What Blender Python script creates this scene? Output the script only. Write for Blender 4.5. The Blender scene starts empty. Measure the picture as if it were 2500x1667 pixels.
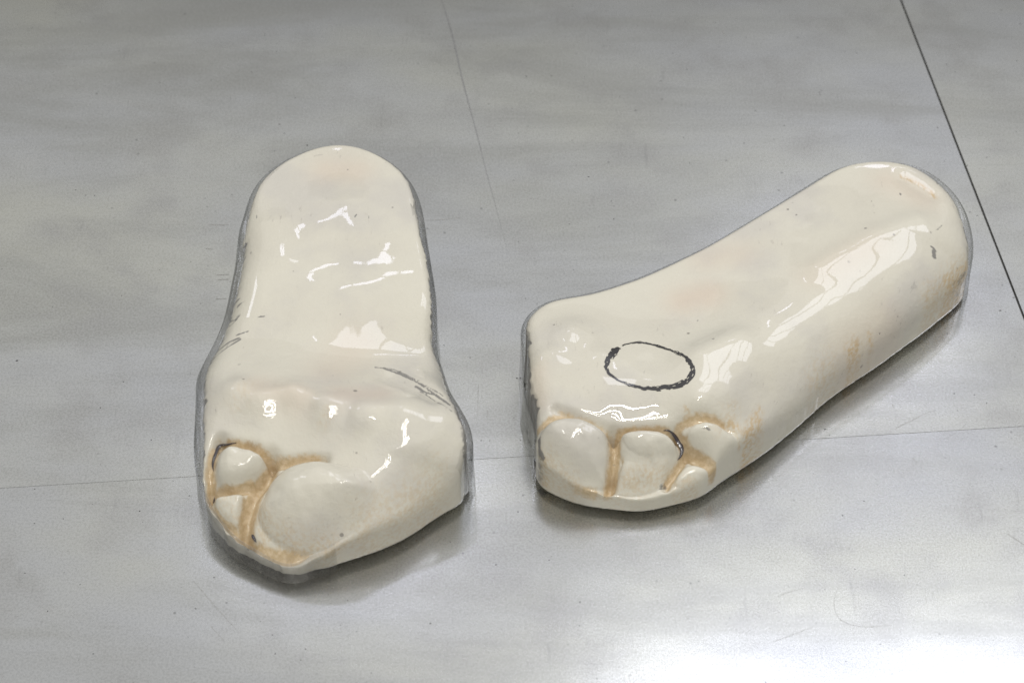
import bpy, math, random
import numpy as np
from mathutils import Vector

sc = bpy.context.scene
col = sc.collection
CM = 0.01

# ------------------------------------------------------------------ camera, world, lamps, exposure
PITCH, DIST = math.radians(47), 1.23
cam_data = bpy.data.cameras.new("camera")
cam = bpy.data.objects.new("camera", cam_data)
col.objects.link(cam)
cam.location = (0, -DIST*math.cos(PITCH), DIST*math.sin(PITCH))
cam.rotation_euler = (math.radians(90)-PITCH, 0, 0)
cam_data.lens, cam_data.sensor_width = 85, 36
cam_data.clip_start, cam_data.clip_end = .02, 50
cam_data.dof.use_dof = True
cam_data.dof.focus_distance = 1.19
cam_data.dof.aperture_fstop = 11
sc.camera = cam

world = bpy.data.worlds.new("World")
sc.world = world
world.use_nodes = True
wb = world.node_tree.nodes["Background"]
wb.inputs[0].default_value = (.98, .97, .92, 1)
wb.inputs[1].default_value = .36


def area(name, loc, aim, sx, sy, radiance, color=(1, 1, 1), roll=0.0):
    d = bpy.data.lights.new(name, 'AREA')
    d.shape = 'RECTANGLE'
    d.size, d.size_y = sx, sy
    d.energy = radiance*math.pi*sx*sy
    d.color = color
    o = bpy.data.objects.new(name, d)
    col.objects.link(o)
    o.location = loc
    q = (Vector(aim)-Vector(loc)).to_track_quat('-Z', 'Y')
    o.rotation_euler = q.to_euler()
    if roll:
        o.rotation_euler.rotate_axis('Z', roll)
    return o


# the bright workshop ceiling, a row of roof-light panes ahead and to the right, fluorescent tubes, windows high up ahead
area("ceiling", (0, .85, 2.7), (0, .85, 0), 6.0, 5.2, .41, (1, .99, .97))
for k in range(5):
    area("roof_light", (.32+.42*k, 1.07, 2.35), (.32+.42*k, 1.07, 0), .37, .80, 3.9, (.86, .88, 1.0))
area("side_window", (-2.2, 1.6, 2.3), (-.1, 0, 0), .45, .4, 5.0, (.82, .85, 1.0))
for k in range(4):
    y = -.70-.12*(k % 2)-.60*(k//2)
    x = .10+.14*(k % 2)-.25*(k//2)
    area("fluorescent_tube", (x, y, 2.3), (x, y-.001, 0), .028, 1.1, 80, (1, .975, .93), math.radians(-50))
for x, y in ((-.50, 2.75), (-.25, 2.75), (.70, 3.35), (.95, 3.30)):
    area("high_window", (x, y, 3.5), (x*.3, .1, 0), .22, .13, 7, (.78, .80, 1.0))

sc.view_settings.view_transform = 'Standard'
sc.view_settings.look = 'None'
sc.view_settings.exposure = 0
sc.view_settings.gamma = 1
sc.cycles.use_denoising = True
sc.cycles.transparent_max_bounces = 16
sc.cycles.max_bounces = 10

# ------------------------------------------------------------------ geometry helpers

def smoothstep(a, b, x):
    q = np.clip((x-a)/(b-a), 0, 1)
    return q*q*(3-2*q)


def tps_eval(xy, pts, coef):
    """thin-plate spline height over the plan (cm)"""
    n = len(pts)
    out = np.empty(len(xy))
    for i in range(0, len(xy), 20000):
        c = xy[i:i+20000]
        r2 = ((c[:, None]-pts[None])**2).sum(-1)+1e-9
        out[i:i+20000] = (0.5*r2*np.log(r2)) @ coef[:n]+coef[n]+c @ coef[n+1:n+3]
    return out


def seg_dist(xy, line, closed=False):
    """distance from every point to a polyline, and where along it (0..1) the nearest point lies"""
    line = np.asarray(line, float)
    if closed:
        line = np.vstack([line, line[:1]])
    best = np.full(len(xy), 1e9)
    where = np.zeros(len(xy))
    n = len(line)-1
    for k in range(n):
        a, b = line[k], line[k+1]
        ab = b-a
        q = np.clip(((xy-a) @ ab)/(ab @ ab+1e-12), 0, 1)
        d = np.hypot(*(xy-a-q[:, None]*ab).T)
        m = d < best
        best[m] = d[m]
        where[m] = (k+q[m])/n
    return best, where


def inside(xy, poly):
    poly = np.asarray(poly, float)
    x, y = xy.T
    res = np.zeros(len(xy), bool)
    j = len(poly)-1
    for i in range(len(poly)):
        xi, yi = poly[i]
        xj, yj = poly[j]
        m = ((yi > y) != (yj > y)) & (x < (xj-xi)*(y-yi)/(yj-yi+1e-12)+xi)
        res ^= m
        j = i
    return res


def value_noise(xy, scale, seed):
    """smooth 2-D noise in -1..1"""
    g = np.random.RandomState(seed).uniform(-1, 1, (256, 256))
    p = xy/scale+100
    i = np.floor(p).astype(int)
    f = p-i
    f = f*f*(3-2*f)
    i0, j0 = i[:, 0] % 256, i[:, 1] % 256
    i1, j1 = (i0+1) % 256, (j0+1) % 256
    return ((g[i0, j0]*(1-f[:, 0])+g[i1, j0]*f[:, 0])*(1-f[:, 1])
            + (g[i0, j1]*(1-f[:, 0])+g[i1, j1]*f[:, 0])*f[:, 1])


def top_height(F, xy, detail=True):
    """height (cm) of the sole surface above the worktop"""
    z = tps_eval(xy, F['ctrl'], F['coef'])
    z = np.clip(z, 0.5, 6)
    for (pts, depth, w) in F['bumps']:
        d, _ = seg_dist(xy, pts) if len(pts) > 1 else (np.hypot(*(xy-np.asarray(pts[0])).T), 0)
        z = z+depth*np.exp(-(d/w)**2)
    if not detail:
        return z
    for (pts, depth, w, *_r) in F['grooves']:
        d, s = seg_dist(xy, pts)
        z = z-depth*np.exp(-(d/w)**2)
    for (poly, hgt, w, rough, hard, soft) in F['toes']:
        d, _ = seg_dist(xy, poly, True)
        m = inside(xy, poly)
        q = np.where(m, np.clip((d+0.04)/w, 0, 1), 0)
        dome = (1-(1-q)**2)**0.75
        b = smoothstep(hard, soft, xy[:, 0])              # this side of the pad runs out gently
        z = z+hgt*(dome*(1-b)+b*q*q*(3-2*q))
        if rough:
            z = z+rough*m*smoothstep(0, .4, d)*(value_noise(xy, .55, 3)+.5*value_noise(xy, .28, 4))
    z = z+.045*value_noise(xy, 2.6, 1)+.012*value_noise(xy, 1.0, 2)
    return z


def resample(loop, n):
    d = np.r_[0, np.cumsum(np.hypot(*np.diff(np.vstack([loop[:, :2], loop[:1, :2]]), axis=0).T))]
    ext = np.vstack([loop, loop[:1]])
    s = np.linspace(0, d[-1], n, endpoint=False)
    return np.stack([np.interp(s, d, ext[:, k]) for k in range(loop.shape[1])], -1)


def ring_smooth(a, w):
    k = np.exp(-(np.arange(-3*w, 3*w+1)/w)**2)
    k /= k.sum()
    n = len(a)
    p = np.concatenate([a[-3*w:], a, a[:3*w]], 0)
    return np.stack([np.convolve(p[:, c], k, 'valid') for c in range(a.shape[1])], -1)[:n]


def normals_of(loop):
    t = np.roll(loop, -1, 0)-np.roll(loop, 1, 0)
    t /= np.hypot(*t.T)[:, None]
    n = np.stack([t[:, 1], -t[:, 0]], -1)
    area = (loop[:, 0]*np.roll(loop[:, 1], -1)-np.roll(loop[:, 0], -1)*loop[:, 1]).sum()
    return n if area > 0 else -n


def foot_rings(F, kind, N=860, nwall=12, nfil=34, ntop=84):
    """vertex grid (rings, N, 3) of the plaster body or of the clear shell rim; column order follows the outline"""
    L = resample(np.asarray(F['outline'], float), N)          # x, y, shell radius, plaster radius, gap, foot height
    k0 = max(3, N//70)
    L[:, 2:4] = ring_smooth(L[:, 2:4], 2*k0)
    L[:, 4:] = ring_smooth(L[:, 4:], k0*2//3)
    B = ring_smooth(L[:, :2], 3)
    nrm = ring_smooth(normals_of(B), 6)
    rs, rp, gap, zb = L[:, 2], L[:, 3], L[:, 4], L[:, 5]
    arc = np.arange(N)*1.0
    if kind == 'plaster':
        rag = np.stack([arc*0.9, arc*0], -1)
        gap = gap+.05
        rough = smoothstep(.08, .2, gap)*.85+.15
        rag_in = rough*(.05*value_noise(rag, 9, 11)+.04*value_noise(rag, 2.6, 12))
        edge = B-nrm*gap[:, None]
        rad = rp
        base = zb+.04
    else:
        edge = B
        rag_in = np.zeros(N)
        rad = rs
        base = np.zeros(N)+.02
        edge = edge-nrm*.05*smoothstep(.2, .4, zb)[:, None]
    sp = np.asarray(F['spine'], float)
    sp = resample_open(sp, 200)
    k = ((edge[:, None]-sp[None])**2).sum(-1).argmin(1)
    ks = ring_smooth(k[:, None].astype(float), 14)[:, 0]
    anchor = np.stack([np.interp(ks, np.arange(200), sp[:, c]) for c in (0, 1)], -1)
    v = anchor-edge
    ln = np.hypot(*v.T)
    v /= ln[:, None]
    cosv = np.clip((-nrm*v).sum(1), .45, 1)
    rad = np.minimum(rad*1.3, ln*.8)
    def tall(xy): return top_height(F, xy, kind == 'plaster')
    z_in = tps_eval(edge+v*(rad/cosv)[:, None], F['ctrl'], F['coef'])
    rv = np.minimum(rad*.95, np.maximum(z_in-base-.12, .1))
    rings = []
    if kind == 'plaster':                                    # underside lip
        rings.append(np.column_stack([edge+v*((.2+2.2*base)/cosv)[:, None], base*0+.012]))
        rings.append(np.column_stack([edge+v*(.06/cosv)[:, None], base-.02]))
    for a in np.linspace(0, 1, nwall, endpoint=False):       # wall, leaning out a little towards the foot
        out = .10*(1-a)**2*smoothstep(.3, .1, zb)[:, None] if kind == 'plaster' else (.08*(1-a)**2)*smoothstep(.4, .2, zb)[:, None]
        xy = edge+nrm*(out-rag_in[:, None])
        ztop = z_in-rv
        rings.append(np.column_stack([xy, base+(ztop-base)*a]))
    def rounded(u):                                          # edge roll-over, flattening out gently
        return np.sqrt(np.clip(1-np.clip(1-u, 0, 1)**2.6, 0, 1))

    def edge_height(xy, u, rv_, base_):
        plain = tps_eval(xy, F['ctrl'], F['coef'])
        sa = rounded(u)
        zt = z_in+(plain-z_in)*sa**2+(tall(xy)-plain)*sa
        return np.maximum(zt-rv_*(1-sa), base_+.02)
    if kind == 'plaster':
        for a in np.linspace(0, np.pi/2, nfil, endpoint=False):
            u = 1-np.cos(a)**(2/2.6)
            xy = edge+v*(rad*u/cosv)[:, None]-nrm*(rag_in*max(0, 1-3*u)**2)[:, None]
            rings.append(np.column_stack([xy, edge_height(xy, u+0*rad, rv, base)]))
        for q in np.linspace(0, 1, ntop)**.92:
            xy = edge+v*(rad/cosv+(ln-rad/cosv)*q*1.0006)[:, None]
            rings.append(np.column_stack([xy, tall(xy)]))
    else:                                                    # over the edge, then down onto the plaster and out of sight
        end = gap+.32-.22*smoothstep(.42, .5, zb)
        rp_ = np.minimum(rp*1.3, ln*.8)
        rvp = np.minimum(rp_*.95, np.maximum(z_in-zb-.16, .1))
        for q in np.linspace(0, 1, nfil+12):
            d = end*q**1.7
            xy = edge+v*(d/cosv)[:, None]
            zs = edge_height(xy, d/rad, rv, base)-.05*rounded(d/rad)
            zp = edge_height(xy, (d-gap-.05)/rp_, rvp, zb+.04)
            k = smoothstep(.10, 1, (d-gap*.8)/(end-gap*.8))
            rings.append(np.column_stack([xy, zs*(1-k)+(zp-.04)*k]))
    return np.array(rings)


def resample_open(p, n):
    d = np.r_[0, np.cumsum(np.hypot(*np.diff(p, axis=0).T))]
    s = np.linspace(0, d[-1], n)
    return np.stack([np.interp(s, d, p[:, k]) for k in range(p.shape[1])], -1)


# ------------------------------------------------------------------ measured shapes, plan centimetres
LEFT = dict(
 origin=(-9.692,-1.875),
 outline=[(-9.968,10.117,0.6,0.256,0.214,0.05),(-9.654,10.187,0.6,0.253,0.206,0.05),(-9.335,10.23,0.6,0.251,0.202,0.05),(-9.015,10.243,0.6,0.25,0.201,0.05),(-8.694,10.226,0.6,0.25,0.2,0.05),(-8.376,10.179,0.6,0.25,0.2,0.05),(-8.066,10.099,0.6,0.25,0.2,0.05),(-7.766,9.986,0.6,0.25,0.2,0.05),(-7.478,9.843,0.6,0.25,0.2,0.05),(-7.2,9.68,0.6,0.25,0.2,0.05),(-6.932,9.5,0.6,0.25,0.2,0.05),(-6.674,9.308,0.6,0.25,0.2,0.05),(-6.426,9.102,0.6,0.25,0.2,0.05),(-6.193,8.879,0.6,0.25,0.2,0.05),(-5.974,8.643,0.6,0.25,0.2,0.05),(-5.767,8.396,0.6,0.25,0.2,0.05),(-5.574,8.138,0.6,0.25,0.201,0.05),(-5.398,7.868,0.6,0.251,0.203,0.05),(-5.238,7.588,0.6,0.252,0.208,0.05),(-5.095,7.3,0.6,0.255,0.217,0.05),(-4.971,7.002,0.6,0.259,0.23,0.05),(-4.865,6.698,0.6,0.264,0.246,0.05),(-4.772,6.389,0.6,0.269,0.263,0.05),(-4.691,6.077,0.6,0.273,0.278,0.05),(-4.622,5.761,0.6,0.277,0.289,0.05),(-4.562,5.444,0.6,0.279,0.295,0.05),(-4.507,5.126,0.6,0.28,0.298,0.05),(-4.458,4.807,0.601,0.28,0.299,0.05),(-4.415,4.487,0.602,0.281,0.298,0.05),(-4.375,4.166,0.606,0.284,0.294,0.05),(-4.336,3.846,0.613,0.289,0.287,0.05),(-4.294,3.526,0.623,0.296,0.277,0.05),(-4.25,3.206,0.637,0.306,0.263,0.05),(-4.205,2.886,0.653,0.317,0.247,0.05),(-4.158,2.566,0.668,0.328,0.232,0.05),(-4.112,2.247,0.681,0.337,0.219,0.05),(-4.065,1.927,0.69,0.343,0.21,0.05),(-4.018,1.608,0.696,0.347,0.204,0.05),(-3.972,1.288,0.698,0.349,0.202,0.05),(-3.926,0.968,0.7,0.35,0.2,0.05),(-3.881,0.649,0.7,0.35,0.2,0.05),(-3.838,0.329,0.7,0.35,0.2,0.05),(-3.797,0.008,0.7,0.35,0.2,0.05),(-3.76,-0.312,0.7,0.35,0.2,0.05),(-3.731,-0.634,0.7,0.35,0.2,0.05),(-3.715,-0.956,0.7,0.35,0.2,0.05),(-3.709,-1.279,0.701,0.351,0.2,0.05),(-3.704,-1.601,0.705,0.355,0.2,0.05),(-3.697,-1.924,0.715,0.367,0.199,0.05),(-3.685,-2.247,0.741,0.396,0.197,0.05),(-3.666,-2.569,0.795,0.457,0.192,0.05),(-3.633,-2.889,0.904,0.58,0.183,0.05),(-3.571,-3.202,1.102,0.802,0.167,0.05),(-3.47,-3.503,1.376,1.111,0.144,0.05),(-3.352,-3.801,1.628,1.394,0.124,0.05),(-3.247,-4.104,1.769,1.553,0.113,0.05),(-3.163,-4.415,1.808,1.597,0.113,0.05),(-3.092,-4.73,1.788,1.574,0.119,0.05),(-3.027,-5.046,1.736,1.516,0.13,0.05),(-2.963,-5.363,1.667,1.438,0.142,0.05),(-2.899,-5.679,1.588,1.349,0.157,0.05),(-2.834,-5.996,1.502,1.252,0.173,0.05),(-2.769,-6.312,1.409,1.148,0.19,0.05),(-2.702,-6.628,1.311,1.037,0.208,0.05),(-2.631,-6.943,1.207,0.92,0.227,0.05),(-2.555,-7.257,1.098,0.798,0.247,0.05),(-2.471,-7.568,0.99,0.676,0.267,0.05),(-2.377,-7.877,0.889,0.562,0.285,0.05),(-2.27,-8.181,0.805,0.468,0.301,0.05),(-2.152,-8.481,0.747,0.403,0.311,0.05),(-2.034,-8.781,0.716,0.369,0.317,0.05),(-1.933,-9.087,0.705,0.357,0.319,0.051),(-1.853,-9.397,0.709,0.371,0.316,0.055),(-1.801,-9.706,0.766,0.47,0.296,0.08),(-1.813,-9.999,0.95,0.753,0.238,0.153),(-1.918,-10.265,1.24,1.159,0.16,0.252),(-2.063,-10.512,1.512,1.493,0.105,0.322),(-2.184,-10.757,1.723,1.72,0.076,0.359),(-2.328,-10.987,1.9,1.899,0.058,0.383),(-2.543,-11.189,2.046,2.046,0.044,0.401),(-2.799,-11.375,2.139,2.139,0.036,0.413),(-3.062,-11.561,2.182,2.182,0.032,0.418),(-3.319,-11.757,2.196,2.196,0.03,0.42),(-3.566,-11.964,2.199,2.199,0.03,0.42),(-3.807,-12.179,2.2,2.2,0.03,0.42),(-4.046,-12.396,2.198,2.197,0.03,0.42),(-4.287,-12.61,2.189,2.188,0.03,0.42),(-4.532,-12.821,2.161,2.158,0.031,0.421),(-4.781,-13.027,2.094,2.083,0.033,0.423),(-5.036,-13.224,1.968,1.945,0.037,0.427),(-5.298,-13.412,1.787,1.745,0.042,0.432),(-5.568,-13.59,1.584,1.522,0.048,0.438),(-5.845,-13.754,1.408,1.329,0.054,0.444),(-6.13,-13.904,1.29,1.2,0.057,0.447),(-6.422,-14.042,1.231,1.134,0.059,0.449),(-6.718,-14.171,1.208,1.109,0.06,0.45),(-7.016,-14.295,1.201,1.102,0.06,0.45),(-7.316,-14.415,1.2,1.1,0.06,0.45),(-7.615,-14.536,1.199,1.098,0.06,0.45),(-7.91,-14.665,1.194,1.091,0.061,0.451),(-8.198,-14.807,1.176,1.067,0.062,0.454),(-8.477,-14.942,1.133,1.01,0.066,0.46),(-8.748,-15.027,1.063,0.914,0.072,0.472),(-9.012,-15.078,0.964,0.779,0.08,0.487),(-9.268,-15.177,0.832,0.6,0.092,0.508),(-9.53,-15.327,0.691,0.409,0.104,0.53),(-9.813,-15.452,0.583,0.263,0.113,0.547),(-10.117,-15.505,0.526,0.186,0.118,0.556),(-10.429,-15.482,0.506,0.158,0.12,0.559),(-10.735,-15.398,0.501,0.151,0.12,0.56),(-11.03,-15.273,0.5,0.15,0.12,0.56),(-11.313,-15.121,0.5,0.15,0.12,0.56),(-11.589,-14.954,0.5,0.15,0.12,0.56),(-11.863,-14.782,0.5,0.15,0.12,0.56),(-12.137,-14.611,0.5,0.15,0.12,0.559),(-12.41,-14.439,0.5,0.15,0.12,0.556),(-12.679,-14.261,0.5,0.15,0.12,0.55),(-12.939,-14.071,0.5,0.15,0.12,0.543),(-13.186,-13.865,0.5,0.15,0.12,0.534),(-13.415,-13.64,0.5,0.15,0.12,0.527),(-13.627,-13.397,0.5,0.15,0.12,0.523),(-13.828,-13.144,0.5,0.15,0.12,0.521),(-14.024,-12.888,0.5,0.15,0.12,0.52),(-14.214,-12.628,0.5,0.15,0.12,0.52),(-14.391,-12.359,0.501,0.152,0.121,0.518),(-14.542,-12.076,0.503,0.156,0.124,0.513),(-14.657,-11.778,0.509,0.17,0.133,0.5),(-14.74,-11.468,0.522,0.2,0.153,0.468),(-14.806,-11.152,0.547,0.257,0.191,0.409),(-14.872,-10.837,0.587,0.345,0.25,0.316),(-14.941,-10.521,0.634,0.451,0.32,0.206),(-15.005,-10.205,0.673,0.537,0.377,0.117),(-15.053,-9.886,0.699,0.585,0.406,0.071),(-15.086,-9.565,0.723,0.612,0.414,0.055),(-15.108,-9.243,0.769,0.646,0.41,0.051),(-15.123,-8.921,0.849,0.699,0.4,0.05),(-15.129,-8.599,0.932,0.755,0.389,0.05),(-15.132,-8.276,0.98,0.787,0.383,0.05),(-15.141,-7.953,0.996,0.797,0.381,0.05),(-15.156,-7.631,0.999,0.799,0.38,0.05),(-15.174,-7.308,1,0.8,0.38,0.05),(-15.194,-6.986,1,0.8,0.38,0.05),(-15.218,-6.664,1,0.8,0.38,0.05),(-15.248,-6.343,1,0.8,0.38,0.05),(-15.282,-6.022,1,0.8,0.38,0.05),(-15.319,-5.701,1.002,0.803,0.38,0.05),(-15.347,-5.381,1.012,0.82,0.378,0.05),(-15.351,-5.062,1.053,0.884,0.369,0.05),(-15.326,-4.744,1.143,1.029,0.351,0.05),(-15.288,-4.424,1.27,1.231,0.326,0.05),(-15.243,-4.105,1.381,1.41,0.304,0.05),(-15.189,-3.787,1.448,1.518,0.29,0.05),(-15.126,-3.47,1.481,1.569,0.284,0.05),(-15.055,-3.156,1.494,1.59,0.281,0.05),(-14.974,-2.843,1.498,1.597,0.28,0.05),(-14.884,-2.533,1.5,1.599,0.28,0.05),(-14.788,-2.225,1.5,1.6,0.28,0.05),(-14.689,-1.917,1.499,1.599,0.28,0.05),(-14.594,-1.609,1.495,1.595,0.28,0.05),(-14.507,-1.298,1.487,1.587,0.28,0.05),(-14.429,-0.985,1.472,1.572,0.28,0.05),(-14.364,-0.669,1.448,1.548,0.28,0.05),(-14.312,-0.351,1.415,1.515,0.28,0.05),(-14.27,-0.031,1.374,1.474,0.28,0.05),(-14.234,0.29,1.329,1.429,0.28,0.05),(-14.2,0.612,1.284,1.384,0.28,0.05),(-14.168,0.933,1.246,1.346,0.28,0.05),(-14.133,1.254,1.219,1.319,0.28,0.05),(-14.097,1.575,1.206,1.306,0.28,0.05),(-14.065,1.896,1.201,1.301,0.28,0.05),(-14.043,2.218,1.2,1.3,0.28,0.05),(-14.029,2.54,1.2,1.3,0.28,0.05),(-14.021,2.863,1.2,1.3,0.28,0.05),(-14.016,3.186,1.2,1.299,0.28,0.05),(-14.013,3.509,1.199,1.298,0.28,0.05),(-14.01,3.832,1.194,1.29,0.28,0.05),(-14.001,4.154,1.173,1.254,0.28,0.05),(-13.972,4.473,1.1,1.13,0.278,0.05),(-13.913,4.787,0.957,0.888,0.276,0.05),(-13.842,5.1,0.797,0.615,0.273,0.05),(-13.777,5.416,0.685,0.424,0.271,0.05),(-13.722,5.734,0.63,0.331,0.27,0.05),(-13.667,6.052,0.609,0.295,0.27,0.05),(-13.602,6.368,0.602,0.284,0.27,0.05),(-13.522,6.68,0.6,0.281,0.27,0.05),(-13.42,6.985,0.6,0.28,0.27,0.05),(-13.298,7.283,0.6,0.28,0.27,0.05),(-13.157,7.573,0.6,0.28,0.27,0.05),(-12.998,7.853,0.6,0.28,0.27,0.05),(-12.818,8.119,0.6,0.28,0.27,0.05),(-12.619,8.372,0.6,0.28,0.27,0.05),(-12.404,8.613,0.6,0.28,0.27,0.05),(-12.177,8.841,0.6,0.28,0.27,0.05),(-11.936,9.054,0.6,0.28,0.27,0.05),(-11.682,9.254,0.6,0.279,0.269,0.05),(-11.421,9.442,0.6,0.278,0.266,0.05),(-11.15,9.617,0.6,0.276,0.26,0.05),(-10.869,9.773,0.6,0.272,0.251,0.05),(-10.576,9.907,0.6,0.266,0.238,0.05),(-10.275,10.022,0.6,0.261,0.225,0.05)],
 spine=[(-8.776,5.332),(-9.069,-1.522),(-9.363,-11.104)],
 ctrl=np.array([(-8.722,4.329),(-8.93,8.454),(-12.511,4.835),(-5.627,4.783),(-10.765,7.16),(-6.965,7.16),(-8.652,-1.801),(-12.393,-0.115),(-4.633,-1.706),(-8.596,1.405),(-8.15,-4.396),(-12.827,-3.077),(-4.602,-3.799),(-13.248,-7.113),(-10.62,-8.29),(-8.079,-8.724),(-5.181,-8.9),(-3.264,-9.147),(-2.488,-10.854),(-13.31,-9.425),(-10.945,-10.185),(-8.608,-10.607),(-6.281,-11.112),(-4.37,-11.525),(-14.212,-11.016),(-12.419,-12.092),(-11.106,-11.514),(-12.004,-13.404),(-14.167,-12.506),(-14.371,-12.797),(-13.151,-13.938),(-11.575,-14.831),(-10.034,-15.213),(-9.291,-12.912),(-8.91,-14.455),(-6.613,-13.722),(-5.492,-12.588),(-7.022,-14.376),(-5.514,-13.973),(-3.621,-13.241),(-2.865,-12.257)]),
 coef=np.array([0.01853342,-0.01135734,-0.003690003,-0.006877821,0.002808726,0.001844837,0.0353049,0.0196809,0.06041538,-0.01958064,-0.04614927,-0.04642188,-0.09642571,0.0320218,0.04161307,0.04964028,0.02890919,0.03819546,-0.002817501,-0.01818513,-0.00079135,-0.06914225,-0.08793804,0.06537662,0.02682593,0.06954629,-0.09862833,-0.03734494,0.0723761,-0.1098656,0.01031073,0.002492876,0.0457638,0.09090625,-0.05393952,0.3105261,0.08287604,-0.1794997,-0.1666388,-0.00769066,-0.04298429,16.43213,-0.02385264,0.3108036]),
 bumps=[([(-13.142,-7.315)],0.42,0.95),
  ([(-11.884,-8.087)],0.44,0.85),
  ([(-10.391,-7.744)],0.48,0.85),
  ([(-8.841,-8.614)],0.56,1),
  ([(-7.001,-9.271)],0.5,0.95),
  ([(-5.113,-9.378)],0.42,1.25),
  ([(-10.888,-8.534)],-0.1,0.6),
  ([(-9.52,-8.956)],-0.1,0.6),
  ([(-7.854,-9.086)],-0.1,0.6),
  ([(-5.893,-5.959),(-4.648,-6.996),(-3.67,-7.838)],-0.3,0.65),
  ([(-8.401,1.652),(-7.395,1.624)],-0.08,1.7),
  ([(-9.249,-3.367),(-6.815,-3.354)],0.06,1.3),
  ([(-12.066,3.978),(-11.584,1.682)],0.15,0.9),
  ([(-8.402,5.518)],0.1,0.9)],
 grooves=[([(-14.508,-12.418),(-14.012,-12.981),(-13.395,-13.55),(-12.704,-14.048),(-12.138,-14.459),(-11.338,-14.873),(-10.393,-15.122),(-9.314,-15.057)],0.16,0.4,1,0.52),
  ([(-9.313,-15.128),(-8.393,-14.86),(-7.235,-14.489),(-6.611,-14.204)],0.14,0.3,0.5,0.35),
  ([(-11.314,-10.586),(-11.374,-11.25),(-11.97,-12.057),(-12.26,-12.865),(-12.397,-13.716),(-12.258,-14.409)],0.68,0.3,1,0.45),
  ([(-13.812,-9.608),(-13.24,-9.872),(-12.115,-10.191),(-11.272,-10.693),(-10.514,-10.876),(-9.559,-10.914),(-8.764,-11.036)],0.41,0.24,0.95,0.34),
  ([(-13.732,-9.618),(-14.063,-10.201),(-14.189,-10.934),(-14.084,-11.643),(-14.23,-12.211),(-14.344,-12.571)],0.47,0.26,0.8,0.32),
  ([(-14.078,-11.844),(-13.314,-11.968),(-12.525,-11.862),(-11.986,-11.615)],0.41,0.24,1,0.3)],
 toes=[([(-13.871,-10.722),(-13.831,-10.624),(-13.785,-10.527),(-13.737,-10.431),(-13.677,-10.345),(-13.591,-10.282),(-13.495,-10.227),(-13.398,-10.174),(-13.297,-10.132),(-13.183,-10.121),(-13.065,-10.12),(-12.946,-10.12),(-12.828,-10.127),(-12.71,-10.151),(-12.592,-10.182),(-12.475,-10.212),(-12.358,-10.241),(-12.241,-10.272),(-12.127,-10.309),(-12.015,-10.352),(-11.903,-10.395),(-11.792,-10.439),(-11.684,-10.486),(-11.586,-10.548),(-11.498,-10.623),(-11.419,-10.702),(-11.372,-10.789),(-11.375,-10.887),(-11.395,-10.989),(-11.425,-11.087),(-11.484,-11.172),(-11.557,-11.253),(-11.633,-11.333),(-11.717,-11.404),(-11.812,-11.465),(-11.911,-11.522),(-12.009,-11.578),(-12.109,-11.634),(-12.21,-11.685),(-12.313,-11.733),(-12.416,-11.779),(-12.52,-11.822),(-12.628,-11.853),(-12.742,-11.868),(-12.858,-11.877),(-12.975,-11.883),(-13.091,-11.883),(-13.207,-11.864),(-13.321,-11.822),(-13.434,-11.772),(-13.541,-11.715),(-13.629,-11.636),(-13.708,-11.547),(-13.78,-11.454),(-13.835,-11.356),(-13.87,-11.252),(-13.899,-11.145),(-13.917,-11.038),(-13.91,-10.932),(-13.894,-10.826)],0.8,0.75,0.07,90,99),
  ([(-13.89,-12.212),(-13.83,-12.184),(-13.754,-12.166),(-13.677,-12.149),(-13.6,-12.132),(-13.523,-12.116),(-13.443,-12.107),(-13.359,-12.11),(-13.275,-12.116),(-13.19,-12.122),(-13.106,-12.128),(-13.021,-12.133),(-12.937,-12.141),(-12.853,-12.157),(-12.77,-12.177),(-12.686,-12.199),(-12.604,-12.22),(-12.529,-12.245),(-12.487,-12.288),(-12.481,-12.352),(-12.485,-12.421),(-12.49,-12.491),(-12.496,-12.56),(-12.502,-12.629),(-12.512,-12.697),(-12.524,-12.765),(-12.536,-12.832),(-12.548,-12.899),(-12.561,-12.967),(-12.576,-13.033),(-12.598,-13.097),(-12.623,-13.161),(-12.648,-13.224),(-12.673,-13.288),(-12.699,-13.35),(-12.735,-13.406),(-12.796,-13.443),(-12.865,-13.473),(-12.935,-13.492),(-13.006,-13.477),(-13.08,-13.437),(-13.153,-13.39),(-13.227,-13.344),(-13.301,-13.296),(-13.371,-13.245),(-13.435,-13.188),(-13.496,-13.129),(-13.558,-13.07),(-13.619,-13.01),(-13.677,-12.949),(-13.721,-12.884),(-13.76,-12.816),(-13.797,-12.747),(-13.834,-12.68),(-13.866,-12.612),(-13.884,-12.544),(-13.891,-12.476),(-13.895,-12.407),(-13.899,-12.339),(-13.903,-12.27)],0.5,0.55,0.08,90,99),
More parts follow.
